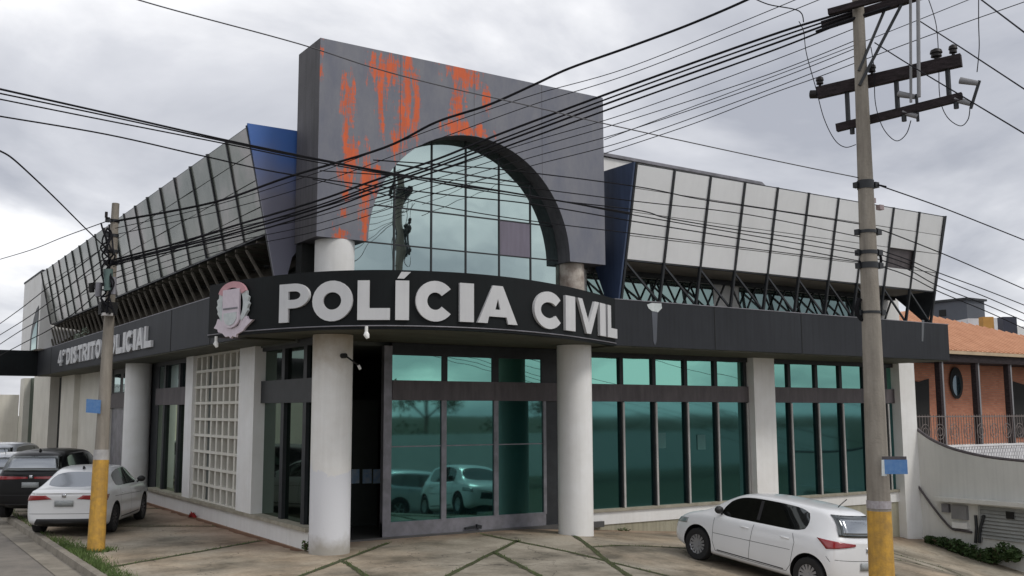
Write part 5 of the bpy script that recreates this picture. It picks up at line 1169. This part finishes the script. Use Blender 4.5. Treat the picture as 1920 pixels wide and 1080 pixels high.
    if spec.get('rg'):
        y0_, z0_, y1_, z1_ = spec['rg']; q_ = [(-y0_, z0_), (y0_, z0_), (y1_, z1_), (-y1_, z1_)]
        rg_ = patch('rear_window', q_, (-1.5, 0, 0), (0,1,0), (0,0,1), (1,0,0), G_car, .008, 12, 8)
        q_ = [(-y0_+.09, z0_+.05), (y0_-.09, z0_+.05), (y1_-.07, z1_-.06), (-y1_+.07, z1_-.06)]
        patch('clear_glass', q_, (-1.5, 0, 0), (0,1,0), (0,0,1), (1,0,0), G_carb, .014, 12, 8, rg_)
    patch('tailgate_badge', [(-.04, spec['badgez']), (.04, spec['badgez']), (.04, spec['badgez']+.08), (-.04, spec['badgez']+.08)], (-1.5, 0, 0), (0,1,0), (0,0,1), (1,0,0), M_chrome, .006, 3, 3)
    patch('grille', [(-.5, .45), (.5, .45), (.45, .62), (-.45, .62)], (spec['L']+1.5, 0, 0), (0,1,0), (0,0,1), (-1,0,0), M_trim, .006, 8, 3)
    # bumper seam across the tail
    b = MB()
    for z0_ in spec['tailseams']:
        P = []
        for i in range(21):
            y = -Wd+.06+(2*Wd-.12)*i/20; h_, n_ = hit((-1.5, y, z0_), (1, 0, 0))
            if h_ is not None and n_.x < -.2: P.append((h_, n_))
        for i in range(len(P)-1):
            (a, na), (c_, nc) = P[i], P[i+1]; b.add([a+na*.003-Vector((0,0,.004)), a+na*.003+Vector((0,0,.004)), c_+nc*.003+Vector((0,0,.004)), c_+nc*.003-Vector((0,0,.004))], [(0,1,2,3)])
    if b.v: b.build('tailgate_gap', M_seam, root, fixn=False)
    if spec.get('ant'):
        x = spec['ant']; h_, n_ = hit((x, 0, 3), (0, 0, -1)); b = MB(); b.tube([h_, h_+Vector((-.04,0,.05)), h_+Vector((-.16,0,.17))] if not spec.get('fin') else [h_+Vector((.06,0,0)), h_+Vector((-.03,0,.05)), h_+Vector((-.06,0,0))], .008 if not spec.get('fin') else .022, 6); b.build('antenna', M_trim, root)
    # wheels
    wr = spec['wr']
    for xw in spec['axles']:
        for s_ in (-1, 1):
            yc = s_*(Wd-.115); prof = [(.60, -.09), (.80, -.105), (.95, -.10), (1, -.07), (1, .07), (.95, .10), (.80, .105), (.60, .09)]
            wh = bpy.data.objects.new('wheel', None); COL.objects.link(wh); wh.parent = root; wh.location = (xw, yc, wr)
            b = MB(); n_ = 36; vs = [(wr*r_*math.cos(2*math.pi*k/n_), y, wr*r_*math.sin(2*math.pi*k/n_)) for r_, y in prof for k in range(n_)]
            b.add(vs, [(j*n_+k, j*n_+(k+1)%n_, (j+1)*n_+(k+1)%n_, (j+1)*n_+k) for j in range(7) for k in range(n_)], True); b.build('tyre', M_tyre, wh)
            b = MB(); rr = wr*.63
            b.tube([(0, s_*.0, 0), (0, s_*.01, 0)], rr*.98, 30); b.build('rim_well', M_rimD, wh)
            b = MB(); ns = spec.get('spokes', 10)
            for k in range(ns):
                a = 2*math.pi*k/ns; a2 = .18
                b.poly([(rr*.16*math.cos(a-.5), s_*.075, rr*.16*math.sin(a-.5)), (rr*.99*math.cos(a-a2), s_*.085, rr*.99*math.sin(a-a2)), (rr*.99*math.cos(a+a2*.4), s_*.085, rr*.99*math.sin(a+a2*.4)), (rr*.16*math.cos(a+.5), s_*.075, rr*.16*math.sin(a+.5))], (0, -s_*.02, 0))
            b.tube([(0, s_*.05, 0), (0, s_*.088, 0)], rr*.24, 16)
            vs = [(q*math.cos(2*math.pi*k/n_), y, q*math.sin(2*math.pi*k/n_)) for q, y in ((rr*.9, s_*.07), (rr*1.0, s_*.092), (rr*1.03, s_*.09)) for k in range(n_)]
            b.add(vs, [(j*n_+k, j*n_+(k+1)%n_, (j+1)*n_+(k+1)%n_, (j+1)*n_+k) for j in range(2) for k in range(n_)], True)
            b.build('rim', rim or M_rimS, wh)
    return root
# columns: xl, x4, x5, x6, zb, z3, z4, y5, z5, y6, z6, z7, ws
HATCH = dict(rg=(.60, 1.04, .53, 1.37), L=4.0, w=.865, wr=.305, axles=(.66, 3.18), belt=.97, side=(2, 6), wind=(6,), rear=(), cols=[
 (.06, .10, .14, .16, .30, .58, .93, .66, 1.00, .58, 1.00, 1.01, .86),
 (.40, .50, .66, .40, .18, .58, .98, .60, 1.36, .53, 1.43, 1.455, .98),
 (.66, .78, .80, .80, .15, .58, .97, .615, 1.39, .55, 1.46, 1.485, 1.0),
 (1.25, 1.25, 1.25, 1.25, .15, .58, .95, .625, 1.42, .56, 1.48, 1.51, 1.0),
 (1.9, 1.9, 1.9, 1.9, .15, .58, .93, .625, 1.41, .56, 1.48, 1.51, 1.0),
 (2.3, 2.35, 2.3, 2.35, .15, .58, .915, .61, 1.38, .55, 1.44, 1.47, 1.0),
 (2.75, 2.8, 2.62, 2.6, .15, .58, .90, .60, 1.27, .55, 1.34, 1.38, 1.0),
 (3.1, 3.15, 3.12, 3.15, .15, .58, .885, .70, .94, .66, .96, 1.0, 1.0),
 (3.5, 3.5, 3.5, 3.5, .15, .55, .82, .70, .88, .62, .90, .93, .985),
 (3.82, 3.8, 3.8, 3.82, .22, .50, .70, .62, .76, .50, .78, .80, .90),
 (3.96, 3.92, 3.92, 3.95, .28, .45, .58, .50, .62, .40, .63, .64, .70)],
 seams=[[(1.05,.95),(.98,.80),(1.02,.40),(1.10,.28),(1.9,.27),(2.72,.28),(2.80,.45),(2.82,.88)], [(1.9,.93),(1.92,.6),(1.93,.28)], [(.35,.70),(.0+.28,.62)], [(1.05,.66),(2.8,.60)]],
 bpillar=[1.86], handles=[1.18, 2.08], mirror=2.70, tail=[(-.34, .90), (.18, .82), (.30, .97), (-.34, .94)], head=[(-.05, .62), (.30, .66), (.30, .76), (-.02, .72)],
 platez=.50, badgez=.80, tailseams=[.66], ant=.75, spokes=14, blackmirror=1)
SEDAN = dict(L=4.65, w=.895, wr=.32, axles=(1.0, 3.66), belt=.98, side=(3, 7), wind=(7,), rear=(2,), lightrear=1, cols=[
 (.10, .06, .07, .06, .30, .60, .86, .74, .93, .62, .95, .955, .84),
 (.22, .22, .22, .20, .24, .60, .93, .74, 1.0, .64, 1.015, 1.03, .93),
 (.62, .66, .60, .55, .15, .60, .96, .71, 1.01, .62, 1.03, 1.045, .99),
 (1.15, 1.18, 1.25, 1.22, .15, .60, .97, .63, 1.28, .55, 1.34, 1.36, 1.0),
 (1.6, 1.6, 1.65, 1.65, .15, .60, .97, .63, 1.38, .55, 1.43, 1.455, 1.0),
 (2.15, 2.15, 2.15, 2.15, .15, .60, .96, .635, 1.41, .56, 1.46, 1.48, 1.0),
 (2.65, 2.7, 2.6, 2.65, .15, .60, .95, .62, 1.38, .55, 1.43, 1.455, 1.0),
 (3.05, 3.1, 2.95, 2.9, .15, .60, .94, .61, 1.26, .55, 1.33, 1.36, 1.0),
 (3.5, 3.55, 3.5, 3.5, .15, .60, .92, .71, .96, .67, .98, 1.02, 1.0),
 (4.0, 4.0, 4.0, 4.0, .15, .57, .85, .70, .90, .62, .92, .95, .985),
 (4.45, 4.42, 4.4, 4.42, .22, .52, .72, .60, .77, .5, .79, .81, .89),
 (4.6, 4.56, 4.56, 4.6, .28, .45, .58, .5, .62, .4, .63, .64, .7)],
 seams=[[(1.42,.97),(1.36,.8),(1.38,.5),(1.5,.30),(2.3,.28),(3.1,.28),(3.22,.5),(3.24,.9)], [(2.28,.95),(2.32,.6),(2.33,.28)], [(.9,.82),(3.3,.74)]],
 bpillar=[2.24], handles=[1.55, 2.5], mirror=3.16, tail=[(-.44, .82), (.2, .77), (.30, .89), (-.34, .90)], head=[(-.05, .62), (.32, .68), (.32, .77), (-.02, .72)],
 platez=.66, badgez=.86, tailseams=[.50, .93], ant=1.45, fin=1, spokes=10)
SUV = dict(rg=(.70, 1.17, .60, 1.52), L=4.6, w=.93, wr=.355, axles=(.82, 3.55), belt=1.10, side=(1, 6), wind=(6,), rear=(), cols=[
 (.08, .10, .14, .18, .38, .70, 1.08, .74, 1.15, .64, 1.15, 1.16, .88),
 (.38, .42, .5, .38, .28, .70, 1.10, .68, 1.50, .58, 1.59, 1.61, .98),
 (.8, .85, .85, .8, .20, .70, 1.09, .68, 1.55, .59, 1.64, 1.66, 1.0),
 (1.4, 1.4, 1.4, 1.4, .20, .70, 1.08, .68, 1.58, .6, 1.66, 1.69, 1.0),
 (2.1, 2.1, 2.1, 2.1, .20, .70, 1.07, .68, 1.57, .6, 1.66, 1.69, 1.0),
 (2.65, 2.7, 2.6, 2.65, .20, .70, 1.05, .67, 1.53, .59, 1.61, 1.64, 1.0),
 (3.1, 3.15, 2.95, 2.95, .20, .70, 1.04, .66, 1.40, .59, 1.48, 1.52, 1.0),
 (3.5, 3.55, 3.5, 3.5, .20, .70, 1.03, .76, 1.08, .7, 1.10, 1.14, 1.0),
 (4.0, 4.0, 4.0, 4.0, .22, .66, .98, .75, 1.03, .65, 1.05, 1.08, .985),
 (4.4, 4.38, 4.38, 4.4, .28, .6, .85, .66, .92, .55, .95, .97, .9),
 (4.55, 4.5, 4.5, 4.55, .34, .52, .66, .55, .72, .42, .74, .76, .74)],
 seams=[[(1.2,1.1),(1.12,.9),(1.15,.5),(1.25,.36),(2.2,.34),(3.1,.35),(3.2,.5),(3.22,1.0)], [(2.2,1.07),(2.22,.7),(2.24,.34)]],
 bpillar=[2.15], handles=[1.3, 2.4], mirror=3.1, tail=[(-.60, .99), (.24, .96), (.26, 1.06), (-.60, 1.04)], head=[(-.05, .76), (.3, .82), (.3, .9), (-.02, .86)],
 platez=.78, badgez=1.0, tailseams=[.60], ant=.7, fin=1, spokes=5)
def put(o, rear, heading, z=0, terrain=None, ax=(.7, 3.2), hw_=.75):
    """rear bumper centre at rear, nose towards heading (angle from +Y towards +X); wheels set on the terrain"""
    f = Vector((math.sin(heading), math.cos(heading), 0)); l = Vector((-f.y, f.x, 0)); P = {}
    tf = terrain or (lambda x, y: z)
    for a in ax:
        for s_ in (1, -1): q = Vector((rear[0], rear[1], 0))+f*a+l*hw_*s_; q.z = tf(q.x, q.y); P[(a, s_)] = q
    F = ((P[(ax[1], 1)]+P[(ax[1], -1)])-(P[(ax[0], 1)]+P[(ax[0], -1)])).normalized(); Lv = ((P[(ax[0], 1)]+P[(ax[1], 1)])-(P[(ax[0], -1)]+P[(ax[1], -1)])).normalized()
    U = F.cross(Lv).normalized(); Lv = U.cross(F); c = (P[(ax[0], 1)]+P[(ax[0], -1)])/2-F*ax[0]
    M_ = Matrix(((F.x, Lv.x, U.x, c.x), (F.y, Lv.y, U.y, c.y), (F.z, Lv.z, U.z, c.z), (0, 0, 0, 1))); o.matrix_world = M_; return o
hc = car('parked_hatchback', HATCH, M_carw, 'white hatchback parked nose-in at the right behind the tall pole'); 
put(hc, (15.42, 11.62), R(-3), terrain=tz); hc.scale = (1.03, 1.02, 1.02)
sd = car('parked_sedan', SEDAN, M_carw, 'white sedan parked nose-in beside the yellow-footed kerbside pole', rim=M_rimD); put(sd, (4.12, 23.65), R(27))
sv = car('parked_suv', SUV, M_carb, 'black SUV parked between the white sedan and the silver-white hatchback at the left', rim=M_rimD); put(sv, (4.0, 27.7), R(27)); sv.scale = (1.04, 1.04, 1.04)
h2 = car('parked_hatchback', HATCH, M_cars, 'silver-white hatchback parked just beyond the black SUV at the left margin'); put(h2, (3.75, 32.4), R(27))
h3 = car('parked_suv', SUV, M_cars, 'silver-white tall car farthest along the row at the left', rim=M_rimS); put(h3, (4.0, 36.6), R(27))

cw = copy_tree(h3); cw['label'] = 'silver-white tall car parked along the front street kerb'; put(cw, (14.6, 7.4), R(90), terrain=lambda x, y: stz(x, y)-.14)

# ================================================================== vegetation
def leaf_cloud(mb, c, r, n, s=(.04, .09), flat=1.):
    for _ in range(n):
        a = Vector((random.gauss(0,1), random.gauss(0,1), random.gauss(0,1))).normalized()*(random.random()**.4)
        p = Vector(c)+Vector((a.x*r[0], a.y*r[1], a.z*r[2])); u = Vector((random.gauss(0,1), random.gauss(0,1), random.gauss(0,.6))).normalized(); v = u.cross(Vector((random.gauss(0,1), random.gauss(0,1), random.gauss(0,1)))).normalized()
        l = random.uniform(*s); mb.add([p-u*l, p-v*l*.4, p+u*l, p+v*l*.4], [(0,1,2,3)])
def shrub(name, pts, label, m_, n=500, s=(.03,.09)):
    c0_ = Vector(pts[0][0]); b = MB(); st_ = MB()
    for (c, r) in pts:
        leaf_cloud(b, c, r, n, s)
        for _ in range(5): q = Vector(c)+Vector((random.uniform(-r[0], r[0]), random.uniform(-r[1], r[1]), r[2]*.5)); st_.tube([(c[0], c[1], c[2]-r[2]), q], .012, 5)
    base = Vector((c0_.x, c0_.y, c0_.z-pts[0][1][2])); e_ = empty(name, base, label=label, cat='shrub'); b.build('leaves', m_, e_, base, False); st_.build('stem', M_bark, e_, base)
def gp(x, y, X): p = onx(x, y, X); return p
P_ = []
for (x, y, rr, rz) in ((1745, 1012, .16, .12), (1768, 1016, .2, .15), (1792, 1024, .25, .2), (1815, 1034, .28, .24), (1838, 1044, .28, .25), (1860, 1042, .26, .24), (1885, 1035, .28, .28), (1902, 1040, .2, .2)):
    p = gp(x, y, WX-.35); P_.append(((p.x, p.y, p.z), (rr*1.2, rr*1.2, rz)))
shrub('low_shrub', P_, 'straggly dark green shrub at the foot of the curved grey wall', M_leaf2, 420)
p = ony(1168, 996, YF-.15); shrub('weed', [((p.x, p.y, p.z), (.2, .08, .09))], 'small weed at the plinth foot just right of the right column', M_leaf, 90, (.02,.05))
p = onx(572, 1026, XF-.08); shrub('weed', [((p.x, p.y, p.z+.03), (.05, .16, .1))], 'small weed at the plinth foot against the left column', M_leaf, 70, (.02,.05))
p = ond(128, 632, 27); shrub('rooftop_weed', [((6.95, 38.6, ZT+.12), (.15, .3, .14)), ((6.95, 37.3, ZT+.2), (.12, .3, .2))], 'pale weed growing on the left fascia behind the shorter pole', mat('pale_leaf', (.35, .42, .34), .7), 60, (.03,.07))
b = MB()
for _ in range(900):
    x, y = random.uniform(3.9, 20), random.uniform(10.5, 26)
    if x < xl(y)+.2 or (y > 18.2 and x > 7.6) or y > 19: x, y = xl(min(y, 24))+random.uniform(.2, 3.4), min(y, 24)
    z = tz(x, y)+.004; a = random.uniform(0, 6.28); l = random.uniform(.008, .028); b.add([(x, y, z), (x+l*math.cos(a), y+l*math.sin(a), z+.006), (x+l*.8*math.cos(a+1), y+l*.8*math.sin(a+1), z+.004)], [(0,1,2)])
tag(b.build('grit', mat('grit_and_leaf_litter', (.16, .12, .07), .9, c2=(.06, .05, .03), scale=20), fixn=False), 'scattered grit and dry leaf scraps on the concrete forecourt', 'grit', kind='stuff')
# red rag by the left plinth
b = MB(); p = onx(362, 969, XF-.1); leaf_cloud(b, (XF-.12, p.y, .05), (.06, .22, .05), 40, (.05, .1)); tag(b.build('crumpled_bag', mat('red_plastic', (.38, .03, .03), .5), None, (XF-.12, p.y, 0)), 'small crumpled red bag lying against the left plinth', 'litter')
# --- across the streets (seen only in the mirror glass)
def tree(loc, h, r, label, group=None, m_=None):
    loc = Vector(loc); e_ = empty('street_tree', loc, label=label, cat='tree', group=group)
    b = MB(); b.tube([loc, loc+Vector((.1,.05,h*.35)), loc+Vector((0,.1,h*.7))], [.22,.16,.07], 10)
    for k in range(6): a = k*1.05; b.tube([loc+Vector((.05,.05,h*.33)), loc+Vector((math.cos(a)*r*.6, math.sin(a)*r*.6, h*.62))], [.08,.03], 6)
    b.build('trunk', M_bark, e_, loc); b = MB()
    for k in range(16):
        a = random.uniform(0,6.28); q = random.random()**.5*r*.75; leaf_cloud(b, loc+Vector((math.cos(a)*q, math.sin(a)*q, h*random.uniform(.5,.92))), (r*.4, r*.4, h*.14), 150, (.10,.24))
    b.build('crown', m_ or M_leaf, e_, loc, False); return e_
k = 0
for (x, y, h, r) in ((-17, 14, 6.5, 3), (-19, 24, 7.5, 3.5), (-16, 33, 6, 2.8), (-22, 43, 8, 3.5), (6, -38, 6, 3.2), (17, -44, 7, 3.5), (28, -40, 5.5, 3), (42, -46, 7, 4), (54, -40, 6, 3.2)):
    o_ = tree((x, y, -.3), h, r, '%s leafy tree %s' % (['first','second','third','fourth','first','second','third','fourth','fifth'][k], 'behind the white wall across the left street, counted from the corner' if x < 0 else 'far across the front street, counted from the left street'), 'trees across the street', M_leaf if k % 2 else M_leaf2); k += 1
b = MB()
for k in range(70):
    x = -12+k*1.5; h_ = random.uniform(1.2, 2.4); leaf_cloud(b, (x, -33.5+random.uniform(-1, 1), h_-1.6), (1.3, .9, h_), 90, (.14, .32))
tag(b.build('hedge', M_leaf2, fixn=False), 'dense overgrown hedge behind the low wall across the front street', 'hedge', kind='stuff')
b = MB(); b.box((-13.2, 2, -.4), (-13.0, 70, 2.4)); tag(b.build('street_wall', M_white), 'white wall along the far side of the left street', 'wall')
b = MB(); b.box((-10, -31.2, -2.6), (90, -31, .9)); tag(b.build('garden_wall', M_wallgrey), 'low grey wall far across the front street', 'wall')
